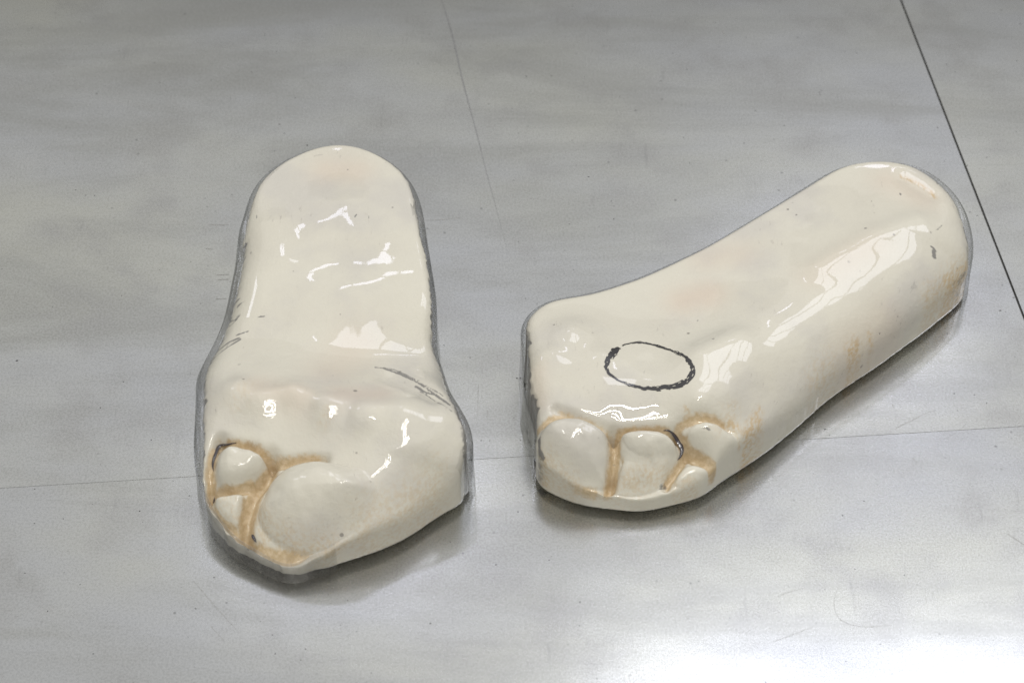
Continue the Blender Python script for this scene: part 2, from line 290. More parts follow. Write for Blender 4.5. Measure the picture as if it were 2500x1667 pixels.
  ([(-11.504,-12.36),(-11.425,-12.132),(-11.344,-11.9),(-11.215,-11.694),(-11.052,-11.516),(-10.86,-11.381),(-10.646,-11.277),(-10.419,-11.194),(-10.177,-11.14),(-9.928,-11.103),(-9.673,-11.088),(-9.41,-11.098),(-9.147,-11.121),(-8.883,-11.169),(-8.618,-11.247),(-8.354,-11.337),(-8.09,-11.426),(-7.827,-11.513),(-7.565,-11.594),(-7.306,-11.678),(-7.054,-11.781),(-6.81,-11.904),(-6.58,-12.039),(-6.383,-12.202),(-6.222,-12.385),(-6.109,-12.569),(-6.099,-12.764),(-6.146,-12.959),(-6.236,-13.146),(-6.348,-13.326),(-6.473,-13.5),(-6.615,-13.657),(-6.765,-13.789),(-6.923,-13.904),(-7.103,-14.004),(-7.304,-14.097),(-7.51,-14.194),(-7.72,-14.292),(-7.939,-14.387),(-8.161,-14.481),(-8.387,-14.571),(-8.626,-14.641),(-8.874,-14.696),(-9.125,-14.747),(-9.377,-14.779),(-9.632,-14.777),(-9.887,-14.753),(-10.137,-14.698),(-10.382,-14.613),(-10.624,-14.508),(-10.853,-14.377),(-11.072,-14.223),(-11.276,-14.051),(-11.447,-13.851),(-11.598,-13.638),(-11.714,-13.417),(-11.784,-13.192),(-11.791,-12.974),(-11.722,-12.767),(-11.615,-12.565)],1.25,1.9,0.035,-9.169,-6.379)],
 marks=dict(
  dark=[([(-6.619,-5.138),(-6.099,-5.101),(-5.531,-5.242),(-4.524,-6.211)],0.06,0.75),
   ([(-6.179,-5.134),(-5.523,-5.429),(-4.686,-6.189),(-3.853,-7.201),(-3.118,-8.047)],0.07,0.85),
   ([(-5.527,-5.33),(-4.27,-6.616),(-3.292,-7.424)],0.05,0.7),
   ([(-4.589,-6.678),(-4.09,-7.254),(-3.528,-7.511),(-2.957,-8.174)],0.09,0.85),
   ([(-4.331,-7.179),(-3.511,-8.091),(-2.868,-8.652)],0.07,0.7),
   ([(-4.86,-5.859),(-4.024,-6.79),(-3.208,-7.627)],0.16,0.42),
   ([(-2.742,-7.617),(-2.243,-8.973),(-2.066,-9.85),(-2.105,-10.283),(-1.943,-10.293)],0.3,0.85),
   ([(-13.301,-0.682),(-13.608,-0.729)],0.1,0.7),
   ([(-13.485,-1.488),(-13.763,-1.559),(-14.263,-1.07)],0.06,0.85),
   ([(-13.578,-1.645),(-13.925,-1.759),(-14.329,-1.343)],0.06,0.75),
   ([(-13.424,-1.398),(-14.028,-1.674)],0.14,0.4),
   ([(-12.952,-2.659),(-13.483,-2.79)],0.07,0.8),
   ([(-13.376,-3.062),(-13.869,-3.201),(-14.372,-3.402),(-14.803,-2.825)],0.08,0.85),
   ([(-13.246,-3.141),(-13.75,-3.541),(-14.389,-3.977),(-14.705,-4.02)],0.07,0.8),
   ([(-13.617,-3.183),(-14.168,-3.634),(-14.681,-3.863)],0.18,0.42),
   ([(-14.894,-3.218),(-15.04,-4.114),(-15.034,-5.693)],0.18,0.7),
   ([(-12.214,-1.832),(-12.463,-1.831)],0.06,0.9),
   ([(-6.92,2.291),(-7.83,1.96),(-7.054,1.36)],0.35,0.22),
   ([(-10.31,9.014),(-9.882,9.131)],0.12,0.4),
   ([(-13.652,5.496),(-13.56,5.14)],0.12,0.35),
   ([(-6.247,-3.244),(-4.617,-3.411)],0.5,0.16),
   ([(-12.796,-0.487),(-11.806,-0.219)],0.4,0.14),
   ([(-7.968,4.374),(-7.891,4.557)],0.05,0.8),
   ([(-7.284,4.183),(-7.271,4.487)],0.04,0.8),
   ([(-13.015,4.729),(-12.976,4.546)],0.06,0.7),
   ([(-12.411,4.148),(-12.224,4.548)],0.05,0.6)],
  tan=[([(-6.858,-13.909),(-6.084,-13.437),(-4.951,-12.777),(-3.649,-11.829)],0.8,0.36),
   ([(-10.694,-14.285),(-9.616,-14.714),(-8.417,-14.578)],0.5,0.42),
   ([(-4.169,-11.665),(-3.325,-11.134)],0.5,0.25),
   ([(-11.678,-13.377),(-11.36,-13.988)],0.5,0.5),
   ([(-13.424,-12.602),(-12.858,-13.059),(-12.719,-13.196)],0.6,0.35),
   ([(-8.797,-9.5),(-8.562,-9.101)],0.35,0.25),
   ([(-12.906,-8.113),(-12.55,-7.299)],0.5,0.2)],
  pink=[([(-9.559,7.922),(-8.086,7.895)],1,0.6),
   ([(-7.613,-3.671),(-8.707,-5.711)],1.3,0.4),
   ([(-8.075,-7.902),(-6.343,-7.941)],0.9,0.6),
   ([(-12,-7.276),(-9.946,-8.18)],0.9,0.5)],
  slit_shade=[([(-12.98,-9.737),(-13.364,-9.68),(-13.813,-9.554),(-14.012,-10.075),(-14.095,-10.463),(-14.029,-10.832)],0.16),
   ([(-12.124,-13.651),(-12.014,-13.908),(-11.874,-14.125)],0.15),
   ([(-13.989,-11.728),(-14.014,-12.123)],0.1)],
  ring=[],
))

RIGHT = dict(
 origin=(10.311,-1.875),
 outline=[(0.554,-1.769,0.708,0.356,0.284,0.05),(0.707,-1.472,0.701,0.351,0.292,0.05),(0.9,-1.198,0.7,0.35,0.297,0.05),(1.126,-0.951,0.7,0.35,0.299,0.05),(1.383,-0.738,0.699,0.349,0.3,0.05),(1.666,-0.56,0.695,0.347,0.3,0.05),(1.971,-0.42,0.687,0.341,0.3,0.05),(2.29,-0.312,0.673,0.331,0.3,0.05),(2.616,-0.227,0.653,0.317,0.3,0.05),(2.946,-0.15,0.633,0.303,0.3,0.05),(3.274,-0.069,0.616,0.291,0.3,0.05),(3.599,0.022,0.606,0.284,0.3,0.05),(3.921,0.126,0.602,0.281,0.3,0.05),(4.238,0.243,0.6,0.28,0.3,0.05),(4.55,0.373,0.6,0.28,0.3,0.05),(4.859,0.511,0.6,0.28,0.3,0.05),(5.164,0.656,0.6,0.28,0.3,0.05),(5.468,0.805,0.6,0.28,0.3,0.05),(5.772,0.954,0.6,0.28,0.3,0.05),(6.075,1.104,0.6,0.279,0.299,0.05),(6.376,1.258,0.6,0.278,0.297,0.05),(6.673,1.42,0.6,0.277,0.294,0.05),(6.966,1.588,0.6,0.274,0.289,0.05),(7.258,1.76,0.6,0.272,0.283,0.05),(7.548,1.933,0.6,0.269,0.277,0.05),(7.84,2.105,0.6,0.265,0.271,0.05),(8.132,2.277,0.6,0.262,0.265,0.05),(8.424,2.447,0.6,0.259,0.258,0.05),(8.716,2.617,0.6,0.256,0.253,0.05),(9.008,2.789,0.6,0.254,0.248,0.05),(9.296,2.966,0.6,0.252,0.244,0.05),(9.581,3.149,0.6,0.251,0.242,0.05),(9.862,3.336,0.6,0.25,0.241,0.05),(10.141,3.528,0.6,0.25,0.24,0.05),(10.418,3.722,0.6,0.25,0.24,0.05),(10.694,3.917,0.6,0.25,0.24,0.05),(10.969,4.114,0.6,0.25,0.24,0.05),(11.244,4.312,0.6,0.25,0.24,0.05),(11.518,4.51,0.6,0.25,0.24,0.05),(11.791,4.709,0.6,0.25,0.24,0.05),(12.065,4.909,0.6,0.25,0.24,0.05),(12.338,5.109,0.6,0.25,0.24,0.05),(12.611,5.309,0.6,0.25,0.24,0.05),(12.883,5.509,0.6,0.25,0.24,0.05),(13.155,5.711,0.6,0.25,0.24,0.05),(13.425,5.914,0.6,0.25,0.24,0.05),(13.693,6.121,0.6,0.25,0.24,0.05),(13.958,6.331,0.6,0.25,0.24,0.05),(14.222,6.543,0.6,0.25,0.24,0.05),(14.483,6.758,0.6,0.25,0.24,0.05),(14.744,6.973,0.6,0.25,0.24,0.05),(15.005,7.188,0.6,0.25,0.24,0.05),(15.267,7.403,0.6,0.25,0.24,0.05),(15.529,7.617,0.6,0.25,0.24,0.05),(15.792,7.829,0.6,0.25,0.24,0.05),(16.059,8.037,0.6,0.25,0.24,0.05),(16.33,8.239,0.6,0.25,0.24,0.05),(16.609,8.43,0.6,0.25,0.24,0.05),(16.898,8.604,0.601,0.25,0.24,0.05),(17.2,8.752,0.602,0.251,0.24,0.05),(17.514,8.871,0.607,0.253,0.239,0.05),(17.838,8.966,0.615,0.258,0.237,0.05),(18.168,9.038,0.629,0.264,0.234,0.05),(18.501,9.093,0.647,0.274,0.231,0.05),(18.836,9.134,0.667,0.285,0.228,0.05),(19.173,9.159,0.688,0.299,0.228,0.05),(19.511,9.168,0.714,0.324,0.233,0.05),(19.849,9.162,0.754,0.37,0.249,0.05),(20.186,9.141,0.815,0.444,0.278,0.05),(20.521,9.102,0.892,0.54,0.316,0.05),(20.85,9.034,0.97,0.638,0.355,0.05),(21.167,8.927,1.033,0.716,0.386,0.05),(21.467,8.78,1.072,0.764,0.406,0.05),(21.748,8.596,1.09,0.788,0.415,0.05),(22.009,8.384,1.097,0.797,0.419,0.05),(22.251,8.149,1.099,0.799,0.42,0.05),(22.476,7.898,1.1,0.8,0.42,0.05),(22.683,7.632,1.1,0.8,0.42,0.05),(22.87,7.352,1.1,0.8,0.42,0.05),(23.039,7.059,1.1,0.8,0.42,0.05),(23.19,6.757,1.1,0.8,0.42,0.05),(23.318,6.446,1.1,0.801,0.42,0.05),(23.423,6.125,1.102,0.803,0.419,0.05),(23.506,5.798,1.107,0.811,0.417,0.05),(23.569,5.467,1.12,0.833,0.412,0.05),(23.616,5.132,1.148,0.88,0.401,0.05),(23.653,4.796,1.201,0.967,0.38,0.051),(23.678,4.46,1.301,1.115,0.345,0.057),(23.679,4.131,1.515,1.388,0.28,0.086),(23.639,3.813,1.854,1.787,0.185,0.145),(23.576,3.505,2.149,2.122,0.106,0.201),(23.509,3.199,2.3,2.289,0.068,0.23),(23.404,2.9,2.373,2.368,0.052,0.243),(23.242,2.613,2.428,2.427,0.045,0.252),(23.048,2.34,2.493,2.492,0.042,0.261),(22.835,2.077,2.579,2.579,0.04,0.272),(22.611,1.824,2.692,2.692,0.04,0.286),(22.38,1.578,2.82,2.82,0.04,0.302),(22.144,1.335,2.945,2.945,0.04,0.318),(21.907,1.094,3.05,3.05,0.04,0.331),(21.668,0.854,3.125,3.125,0.04,0.341),(21.427,0.617,3.168,3.168,0.04,0.346),(21.184,0.381,3.189,3.189,0.04,0.349),(20.939,0.148,3.197,3.197,0.04,0.35),(20.691,-0.082,3.199,3.199,0.04,0.35),(20.441,-0.31,3.2,3.2,0.04,0.35),(20.19,-0.537,3.2,3.2,0.04,0.35),(19.938,-0.763,3.2,3.2,0.04,0.35),(19.687,-0.99,3.2,3.2,0.04,0.35),(19.436,-1.216,3.2,3.2,0.04,0.35),(19.184,-1.443,3.2,3.2,0.04,0.35),(18.933,-1.669,3.2,3.2,0.04,0.35),(18.681,-1.895,3.2,3.2,0.04,0.35),(18.427,-2.119,3.2,3.2,0.04,0.35),(18.17,-2.338,3.2,3.2,0.04,0.35),(17.907,-2.551,3.2,3.2,0.04,0.35),(17.641,-2.759,3.199,3.199,0.04,0.35),(17.374,-2.968,3.197,3.197,0.04,0.35),(17.111,-3.18,3.189,3.189,0.04,0.351),(16.852,-3.398,3.167,3.167,0.04,0.353),(16.596,-3.619,3.119,3.119,0.04,0.357),(16.342,-3.843,3.037,3.037,0.04,0.364),(16.09,-4.068,2.927,2.927,0.04,0.373),(15.843,-4.299,2.812,2.812,0.04,0.382),(15.603,-4.537,2.715,2.715,0.04,0.39),(15.369,-4.782,2.652,2.652,0.04,0.396),(15.14,-5.03,2.619,2.619,0.04,0.398),(14.911,-5.279,2.606,2.606,0.04,0.4),(14.682,-5.528,2.601,2.601,0.04,0.4),(14.452,-5.777,2.6,2.6,0.04,0.4),(14.222,-6.025,2.6,2.6,0.04,0.4),(13.99,-6.271,2.6,2.6,0.04,0.4),(13.756,-6.515,2.6,2.6,0.04,0.4),(13.518,-6.755,2.6,2.6,0.04,0.4),(13.278,-6.994,2.599,2.599,0.04,0.4),(13.036,-7.23,2.597,2.597,0.04,0.4),(12.791,-7.464,2.588,2.588,0.04,0.4),(12.543,-7.694,2.562,2.562,0.04,0.399),(12.292,-7.92,2.502,2.502,0.039,0.398),(12.036,-8.142,2.396,2.396,0.038,0.395),(11.776,-8.358,2.243,2.243,0.036,0.392),(11.512,-8.57,2.069,2.069,0.034,0.388),(11.246,-8.779,1.913,1.913,0.032,0.385),(10.979,-8.987,1.801,1.801,0.031,0.382),(10.712,-9.194,1.739,1.739,0.03,0.381),(10.445,-9.402,1.712,1.712,0.03,0.38),(10.182,-9.615,1.703,1.703,0.03,0.38),(9.929,-9.837,1.7,1.7,0.03,0.38),(9.685,-10.07,1.696,1.696,0.03,0.38),(9.438,-10.299,1.683,1.683,0.03,0.38),(9.172,-10.503,1.645,1.645,0.03,0.379),(8.883,-10.671,1.558,1.558,0.03,0.377),(8.576,-10.809,1.408,1.408,0.03,0.374),(8.26,-10.929,1.211,1.211,0.03,0.37),(7.939,-11.036,1.017,1.017,0.03,0.366),(7.615,-11.134,0.874,0.874,0.03,0.363),(7.29,-11.227,0.795,0.795,0.03,0.361),(6.963,-11.313,0.762,0.762,0.03,0.36),(6.634,-11.391,0.753,0.753,0.03,0.36),(6.303,-11.45,0.75,0.75,0.03,0.36),(5.968,-11.479,0.75,0.75,0.03,0.36),(5.632,-11.47,0.75,0.75,0.03,0.36),(5.297,-11.437,0.75,0.75,0.03,0.36),(4.961,-11.395,0.75,0.75,0.03,0.36),(4.626,-11.35,0.75,0.75,0.03,0.36),(4.291,-11.302,0.751,0.751,0.03,0.36),(3.957,-11.248,0.753,0.753,0.031,0.359),(3.626,-11.182,0.758,0.758,0.032,0.358),(3.3,-11.095,0.766,0.766,0.033,0.357),(2.982,-10.984,0.777,0.777,0.035,0.355),(2.671,-10.851,0.787,0.787,0.037,0.353),(2.368,-10.702,0.794,0.794,0.039,0.351),(2.075,-10.536,0.798,0.798,0.04,0.35),(1.795,-10.349,0.8,0.8,0.04,0.35),(1.539,-10.133,0.801,0.8,0.04,0.349),(1.317,-9.885,0.804,0.802,0.042,0.347),(1.14,-9.607,0.812,0.806,0.046,0.341),(1.03,-9.31,0.829,0.815,0.055,0.328),(1.011,-9.013,0.856,0.828,0.069,0.308),(1.047,-8.718,0.895,0.848,0.09,0.278),(1.047,-8.409,0.951,0.875,0.119,0.237),(0.993,-8.087,1.017,0.907,0.154,0.187),(0.917,-7.759,1.08,0.936,0.189,0.138),(0.838,-7.43,1.128,0.951,0.216,0.098),(0.757,-7.101,1.149,0.942,0.235,0.072),(0.679,-6.772,1.14,0.896,0.244,0.058),(0.603,-6.443,1.104,0.811,0.248,0.052),(0.534,-6.114,1.054,0.71,0.25,0.05),(0.489,-5.782,1.018,0.636,0.25,0.05),(0.473,-5.446,1.003,0.607,0.25,0.05),(0.474,-5.108,1,0.601,0.25,0.05),(0.478,-4.77,0.999,0.599,0.25,0.05),(0.48,-4.431,0.996,0.597,0.25,0.05),(0.478,-4.093,0.991,0.592,0.25,0.05),(0.47,-3.755,0.98,0.584,0.25,0.05),(0.457,-3.417,0.962,0.568,0.25,0.05),(0.438,-3.079,0.932,0.543,0.25,0.05),(0.416,-2.743,0.882,0.502,0.253,0.05),(0.41,-2.41,0.808,0.44,0.26,0.05),(0.451,-2.083,0.74,0.383,0.272,0.05)],
 spine=[(19.034,3.541),(12.031,-2.088),(5.624,-8.317)],
 ctrl=np.array([(18.722,4.628),(18.023,7.885),(20.944,7.522),(22.152,5.187),(20.252,3.438),(21.586,2.085),(15.37,4.185),(16.351,1.584),(13.391,2.568),(13.937,-0.603),(11.247,1.028),(11.616,-2.184),(8.119,-0.487),(9.386,-3.002),(4.646,-1.33),(1.609,-1.984),(2.177,-4.456),(4.557,-4.364),(6.701,-5.216),(4.09,-7.285),(6.605,-7.761),(9.797,-5.675),(9.104,-7.983),(11.153,-6.069),(1.176,-6.492),(1.556,-8.225),(4.858,-8.736),(7.573,-8.865),(9.906,-8.483),(11.526,-7.618),(0.969,-9.671),(2.901,-10.093),(4.646,-10.008),(6.391,-9.84),(7.958,-9.67),(9.504,-9.585),(10.924,-8.946),(0.974,-10.311),(1.558,-10.65),(2.916,-11.02),(4.856,-11.205),(6.41,-11.205),(7.967,-10.943),(9.144,-10.351),(4.847,-10.6),(2.907,-10.557),(6.799,-10.391),(8.567,-9.798)]),
 coef=np.array([-0.002447931,-0.007528333,-0.0007934083,-0.003328492,0.02211282,-0.01068311,-0.001978527,0.009531277,-0.006115016,0.005859644,-0.009505616,0.008148113,0.002056562,-0.03265714,-0.002902801,-0.01129895,0.02427183,-0.01000579,-0.04391892,0.05112806,0.05370467,-0.01256628,0.170958,0.05949694,-0.0189208,-0.08886858,-0.170217,-0.1068274,-0.03649958,-0.02384765,0.3587034,0.1888447,0.09607777,0.1883466,0.1498301,0.2474668,-0.1093305,-0.2679887,-0.06772982,-0.1233985,-0.05135585,0.01141122,0.08052109,-0.05794524,-0.01382217,0.04713384,-0.1623647,-0.3207566,17.51776,-0.0007835909,0.4079142]),
 bumps=[([(2.904,-3.15)],0.32,1),
  ([(1.824,-5)],0.18,0.8),
  ([(9.042,-5.159),(10.882,-4.032)],0.3,0.9),
  ([(6.549,-5.626)],-0.06,1),
  ([(4.406,-4.805)],0.1,0.6),
  ([(8.833,-7.965)],0.26,0.7),
  ([(10.464,-7.441)],0.26,0.7),
  ([(6.552,-7.993)],-0.15,1),
  ([(3.863,-7.626)],-0.08,0.8),
  ([(15.213,0.666),(18.343,2.88),(20.6,4.1)],0.22,0.8),
  ([(20.286,7.283),(21.454,6.188)],-0.12,0.5),
  ([(11.635,0.123)],-0.12,1.6)],
 grooves=[([(1.043,-8.678),(1.558,-8.416),(2.193,-8.198),(2.904,-8.313)],0.16,0.22,0.75,0.27),
  ([(2.038,-7.82),(2.747,-8.159),(3.536,-8.467),(4.17,-8.694),(4.805,-8.904)],0.3,0.22,0.55,0.22),
  ([(4.805,-8.904),(5.439,-8.862),(6.229,-8.841),(7.023,-8.822),(7.658,-8.928)],0.54,0.2,1,0.26),
  ([(7.658,-8.928),(7.971,-8.644),(8.437,-8.525),(9.064,-8.476),(9.714,-8.483),(10.209,-8.666)],0.3,0.2,0.8,0.23),
  ([(4.805,-8.904),(4.876,-9.549),(4.811,-10.099),(4.735,-10.512),(4.645,-10.899),(4.451,-11.21)],0.57,0.24,1,0.32),
  ([(7.737,-8.902),(8.175,-9.282),(8.378,-9.497),(9.016,-9.793),(9.573,-10.124),(9.814,-10.191)],0.51,0.22,0.95,0.32),
  ([(8.218,-9.484),(8.022,-9.873),(7.703,-10.231),(7.426,-10.577),(7.332,-10.857)],0.46,0.2,0.8,0.26),
  ([(2.035,-10.699),(2.59,-10.973),(3.382,-11.146),(4.174,-11.224)],0.14,0.2,0.75,0.29),
  ([(10.499,-8.778),(10.807,-9.003),(10.871,-9.348),(10.623,-9.766)],0.16,0.18,0.45,0.2),
  ([(5.112,-9.969),(5.748,-10.196),(6.545,-10.271)],0.07,0.2,0.5,0.22)],
 toes=[([(5.166,-9.218),(5.234,-9.163),(5.331,-9.12),(5.429,-9.08),(5.531,-9.049),(5.638,-9.036),(5.747,-9.029),(5.857,-9.021),(5.966,-9.012),(6.076,-9.003),(6.186,-8.998),(6.296,-8.998),(6.407,-8.998),(6.517,-8.997),(6.628,-8.995),(6.739,-8.992),(6.85,-8.99),(6.957,-8.998),(7.059,-9.023),(7.159,-9.054),(7.259,-9.085),(7.355,-9.119),(7.439,-9.166),(7.512,-9.223),(7.582,-9.283),(7.651,-9.342),(7.713,-9.403),(7.752,-9.472),(7.777,-9.545),(7.795,-9.617),(7.781,-9.678),(7.7,-9.718),(7.596,-9.751),(7.49,-9.783),(7.384,-9.815),(7.278,-9.847),(7.172,-9.878),(7.065,-9.909),(6.958,-9.941),(6.852,-9.974),(6.745,-10.008),(6.638,-10.04),(6.53,-10.065),(6.42,-10.073),(6.31,-10.073),(6.2,-10.07),(6.091,-10.064),(5.986,-10.049),(5.891,-10.014),(5.801,-9.972),(5.711,-9.928),(5.621,-9.882),(5.532,-9.836),(5.451,-9.784),(5.394,-9.716),(5.348,-9.638),(5.305,-9.556),(5.262,-9.473),(5.219,-9.387),(5.178,-9.298)],0.28,0.5,0,90,99),
  ([(1.345,-8.888),(1.459,-8.767),(1.599,-8.661),(1.751,-8.578),(1.925,-8.542),(2.106,-8.521),(2.287,-8.499),(2.469,-8.479),(2.652,-8.47),(2.838,-8.478),(3.025,-8.485),(3.209,-8.496),(3.386,-8.532),(3.555,-8.592),(3.722,-8.655),(3.886,-8.718),(4.043,-8.791),(4.195,-8.869),(4.332,-8.961),(4.429,-9.088),(4.504,-9.233),(4.556,-9.384),(4.558,-9.543),(4.543,-9.698),(4.527,-9.845),(4.507,-9.983),(4.48,-10.112),(4.451,-10.236),(4.43,-10.355),(4.433,-10.471),(4.449,-10.584),(4.465,-10.696),(4.451,-10.801),(4.352,-10.888),(4.215,-10.958),(4.052,-10.995),(3.871,-11.005),(3.685,-11.005),(3.499,-10.999),(3.317,-10.976),(3.14,-10.933),(2.965,-10.884),(2.794,-10.829),(2.632,-10.763),(2.474,-10.69),(2.317,-10.612),(2.171,-10.525),(2.041,-10.429),(1.918,-10.33),(1.795,-10.231),(1.679,-10.133),(1.583,-10.032),(1.501,-9.929),(1.422,-9.825),(1.355,-9.719),(1.317,-9.604),(1.291,-9.479),(1.272,-9.343),(1.274,-9.196),(1.295,-9.04)],0.78,1.1,0.05,90,99),
  ([(5.113,-9.214),(5.241,-9.13),(5.4,-9.073),(5.566,-9.034),(5.738,-9.016),(5.912,-9.003),(6.086,-8.991),(6.261,-8.986),(6.437,-8.985),(6.613,-8.982),(6.789,-8.98),(6.961,-8.99),(7.124,-9.027),(7.283,-9.074),(7.429,-9.136),(7.55,-9.223),(7.661,-9.316),(7.756,-9.414),(7.804,-9.527),(7.826,-9.642),(7.8,-9.749),(7.696,-9.843),(7.58,-9.939),(7.492,-10.047),(7.42,-10.16),(7.37,-10.276),(7.338,-10.394),(7.309,-10.514),(7.268,-10.63),(7.185,-10.732),(7.061,-10.819),(6.926,-10.902),(6.784,-10.979),(6.626,-11.037),(6.461,-11.087),(6.295,-11.134),(6.128,-11.174),(5.956,-11.201),(5.782,-11.223),(5.609,-11.242),(5.436,-11.25),(5.264,-11.235),(5.093,-11.211),(4.952,-11.172),(4.899,-11.092),(4.896,-10.99),(4.91,-10.884),(4.941,-10.778),(4.979,-10.672),(5.017,-10.565),(5.059,-10.457),(5.111,-10.348),(5.174,-10.238),(5.224,-10.126),(5.221,-10.013),(5.169,-9.897),(5.108,-9.776),(5.065,-9.646),(5.06,-9.503),(5.07,-9.351)],0.54,0.65,0.05,90,99),
  ([(7.831,-10.332),(7.875,-10.281),(7.925,-10.232),(7.976,-10.183),(8.026,-10.133),(8.077,-10.083),(8.132,-10.038),(8.201,-10.006),(8.279,-9.985),(8.359,-9.966),(8.44,-9.95),(8.52,-9.935),(8.6,-9.925),(8.678,-9.923),(8.756,-9.934),(8.831,-9.955),(8.907,-9.978),(8.983,-10.001),(9.058,-10.024),(9.131,-10.049),(9.193,-10.082),(9.243,-10.123),(9.29,-10.168),(9.336,-10.212),(9.374,-10.257),(9.382,-10.303),(9.366,-10.352),(9.344,-10.403),(9.321,-10.454),(9.299,-10.505),(9.272,-10.555),(9.228,-10.596),(9.165,-10.628),(9.096,-10.657),(9.027,-10.687),(8.957,-10.717),(8.887,-10.748),(8.816,-10.778),(8.741,-10.8),(8.662,-10.814),(8.582,-10.827),(8.501,-10.841),(8.421,-10.855),(8.34,-10.869),(8.26,-10.884),(8.18,-10.894),(8.103,-10.892),(8.027,-10.879),(7.953,-10.862),(7.878,-10.845),(7.804,-10.826),(7.733,-10.806),(7.687,-10.775),(7.689,-10.726),(7.708,-10.67),(7.727,-10.613),(7.746,-10.557),(7.766,-10.5),(7.785,-10.443),(7.805,-10.387)],0.52,0.7,0.05,90,99),
  ([(8.303,-8.934),(8.373,-8.88),(8.456,-8.833),(8.539,-8.788),(8.625,-8.746),(8.72,-8.713),(8.828,-8.69),(8.941,-8.668),(9.054,-8.641),(9.168,-8.614),(9.285,-8.598),(9.403,-8.596),(9.522,-8.594),(9.641,-8.591),(9.756,-8.591),(9.857,-8.611),(9.948,-8.645),(10.037,-8.682),(10.126,-8.718),(10.211,-8.757),(10.288,-8.803),(10.363,-8.851),(10.437,-8.899),(10.51,-8.949),(10.576,-9.004),(10.637,-9.063),(10.696,-9.125),(10.751,-9.19),(10.778,-9.265),(10.751,-9.357),(10.704,-9.454),(10.652,-9.549),(10.586,-9.641),(10.509,-9.728),(10.429,-9.812),(10.345,-9.889),(10.248,-9.946),(10.131,-9.977),(10.008,-9.997),(9.885,-10.014),(9.767,-10.018),(9.662,-9.994),(9.565,-9.953),(9.47,-9.906),(9.376,-9.856),(9.282,-9.803),(9.187,-9.748),(9.09,-9.694),(8.991,-9.64),(8.891,-9.587),(8.792,-9.537),(8.692,-9.489),(8.595,-9.443),(8.506,-9.393),(8.428,-9.337),(8.354,-9.279),(8.287,-9.218),(8.25,-9.151),(8.253,-9.078),(8.271,-9.003)],0.62,0.75,0.05,90,99)],
 marks=dict(
  dark=[([(0.465,-3.592),(0.737,-6.036),(1.054,-7.588)],0.1,0.85),
   ([(0.348,-2.578),(0.54,-6.134)],0.3,0.55),
   ([(21.087,2.676),(21.305,2.519),(21.2,2.158)],0.07,0.95),
   ([(21.213,2.425),(21.247,2.149)],0.12,0.95),
   ([(23.535,3.202),(22.649,2.067),(22.362,1.76)],0.1,0.5),
   ([(19.743,0.128),(20.395,0.711),(21.43,1.834)],0.3,0.28),
   ([(19.907,6.2),(19.914,6.113)],0.07,0.9),
   ([(21.506,3.624),(21.761,3.988)],0.06,0.7),
   ([(9.134,-8.995),(9.336,-9.074)],0.06,0.9),
   ([(1.282,-9.067),(1.321,-9.559),(1.519,-9.845)],0.09,0.8),
   ([(0.949,-3.316),(1.187,-4.035),(1.303,-4.703)],0.3,0.3),
   ([(7.039,-10.858),(7.288,-10.663)],0.1,0.7),
   ([(0.747,-3.365),(0.946,-3.872)],0.05,0.9),
   ([(6.201,-6.38),(6.385,-5.794)],0.1,0.4),
   ([(7.364,-7.091),(7.991,-7.119)],0.1,0.1)],
  tan=[([(10.362,-8.45),(10.665,-8.535)],0.22,0.95),
   ([(11.8,-7.91),(11.381,-8.374),(11.097,-8.688)],0.25,0.85),
   ([(11.854,-7.435),(11.269,-8.233)],0.18,0.7),
   ([(8.202,-8.12),(8.324,-8.321)],0.12,0.7),
   ([(23.271,2.67),(22.507,1.863),(22.017,1.366)],0.45,0.85),
   ([(22.089,1.502),(22.313,1.65)],0.22,0.95),
   ([(21.707,1.149),(20.849,0.329)],0.45,0.5),
   ([(16.952,-2.908),(16.606,-3.284)],0.3,0.75),
   ([(17.67,-2.344),(17.682,-2.408)],0.2,0.7),
   ([(15.587,-4.16),(14.702,-5.168)],0.6,0.35),
   ([(20.068,7.594),(20.88,7.081),(21.502,6.482),(21.628,6.073)],0.14,0.75),
   ([(1.326,-9.819),(1.645,-10.168)],0.3,0.6),
   ([(1.635,-9.87),(2.194,-10.418),(2.988,-10.807)],0.3,0.35),
   ([(5.422,-10.872),(6.529,-10.629)],0.5,0.45),
   ([(7.758,-10.786),(8.578,-10.684)],0.35,0.4),
   ([(10.548,-7.93),(9.706,-8.874)],0.4,0.35),
   ([(6.533,-10.749),(7.344,-10.317)],0.3,0.4),
   ([(5.116,-11.013),(6.137,-10.871)],0.5,0.35)],
  pink=[([(8.484,-0.891),(9.738,-0.527)],1,0.8),
   ([(9.373,-0.561),(9.606,-0.815)],0.9,0.8),
   ([(19.412,7.163),(21.01,5.995)],1,0.5),
   ([(9.674,1.85),(11.367,2.2)],1,0.4),
   ([(1.257,-5.72),(1.33,-7.289)],0.5,0.4),
   ([(17.999,2.133),(14.91,0.119)],1,0.35),
   ([(16.538,-3.457),(18.797,-1.517)],1,0.4)],
  slit_shade=[([(7.185,-8.715),(7.614,-8.738),(7.914,-9.007),(8.07,-9.306),(7.995,-9.607),(7.846,-9.783)],0.21)],
  ring=[([(5.359,-4.113),(5.894,-3.922),(6.382,-3.878),(7.099,-4.168),(7.792,-4.707),(8.306,-5.39),(8.593,-5.949),(8.634,-6.442),(8.394,-6.857),(7.993,-7.066),(7.364,-7.091),(6.735,-7.064),(6.26,-7.01),(5.629,-6.818),(5.078,-6.572),(4.608,-6.187),(4.492,-5.754),(4.649,-5.233),(4.976,-4.615),(5.249,-4.224)],1)],
))
LEFT['rubbed'], RIGHT['rubbed'] = 1, -1      # the side on which the shell is rubbed grey
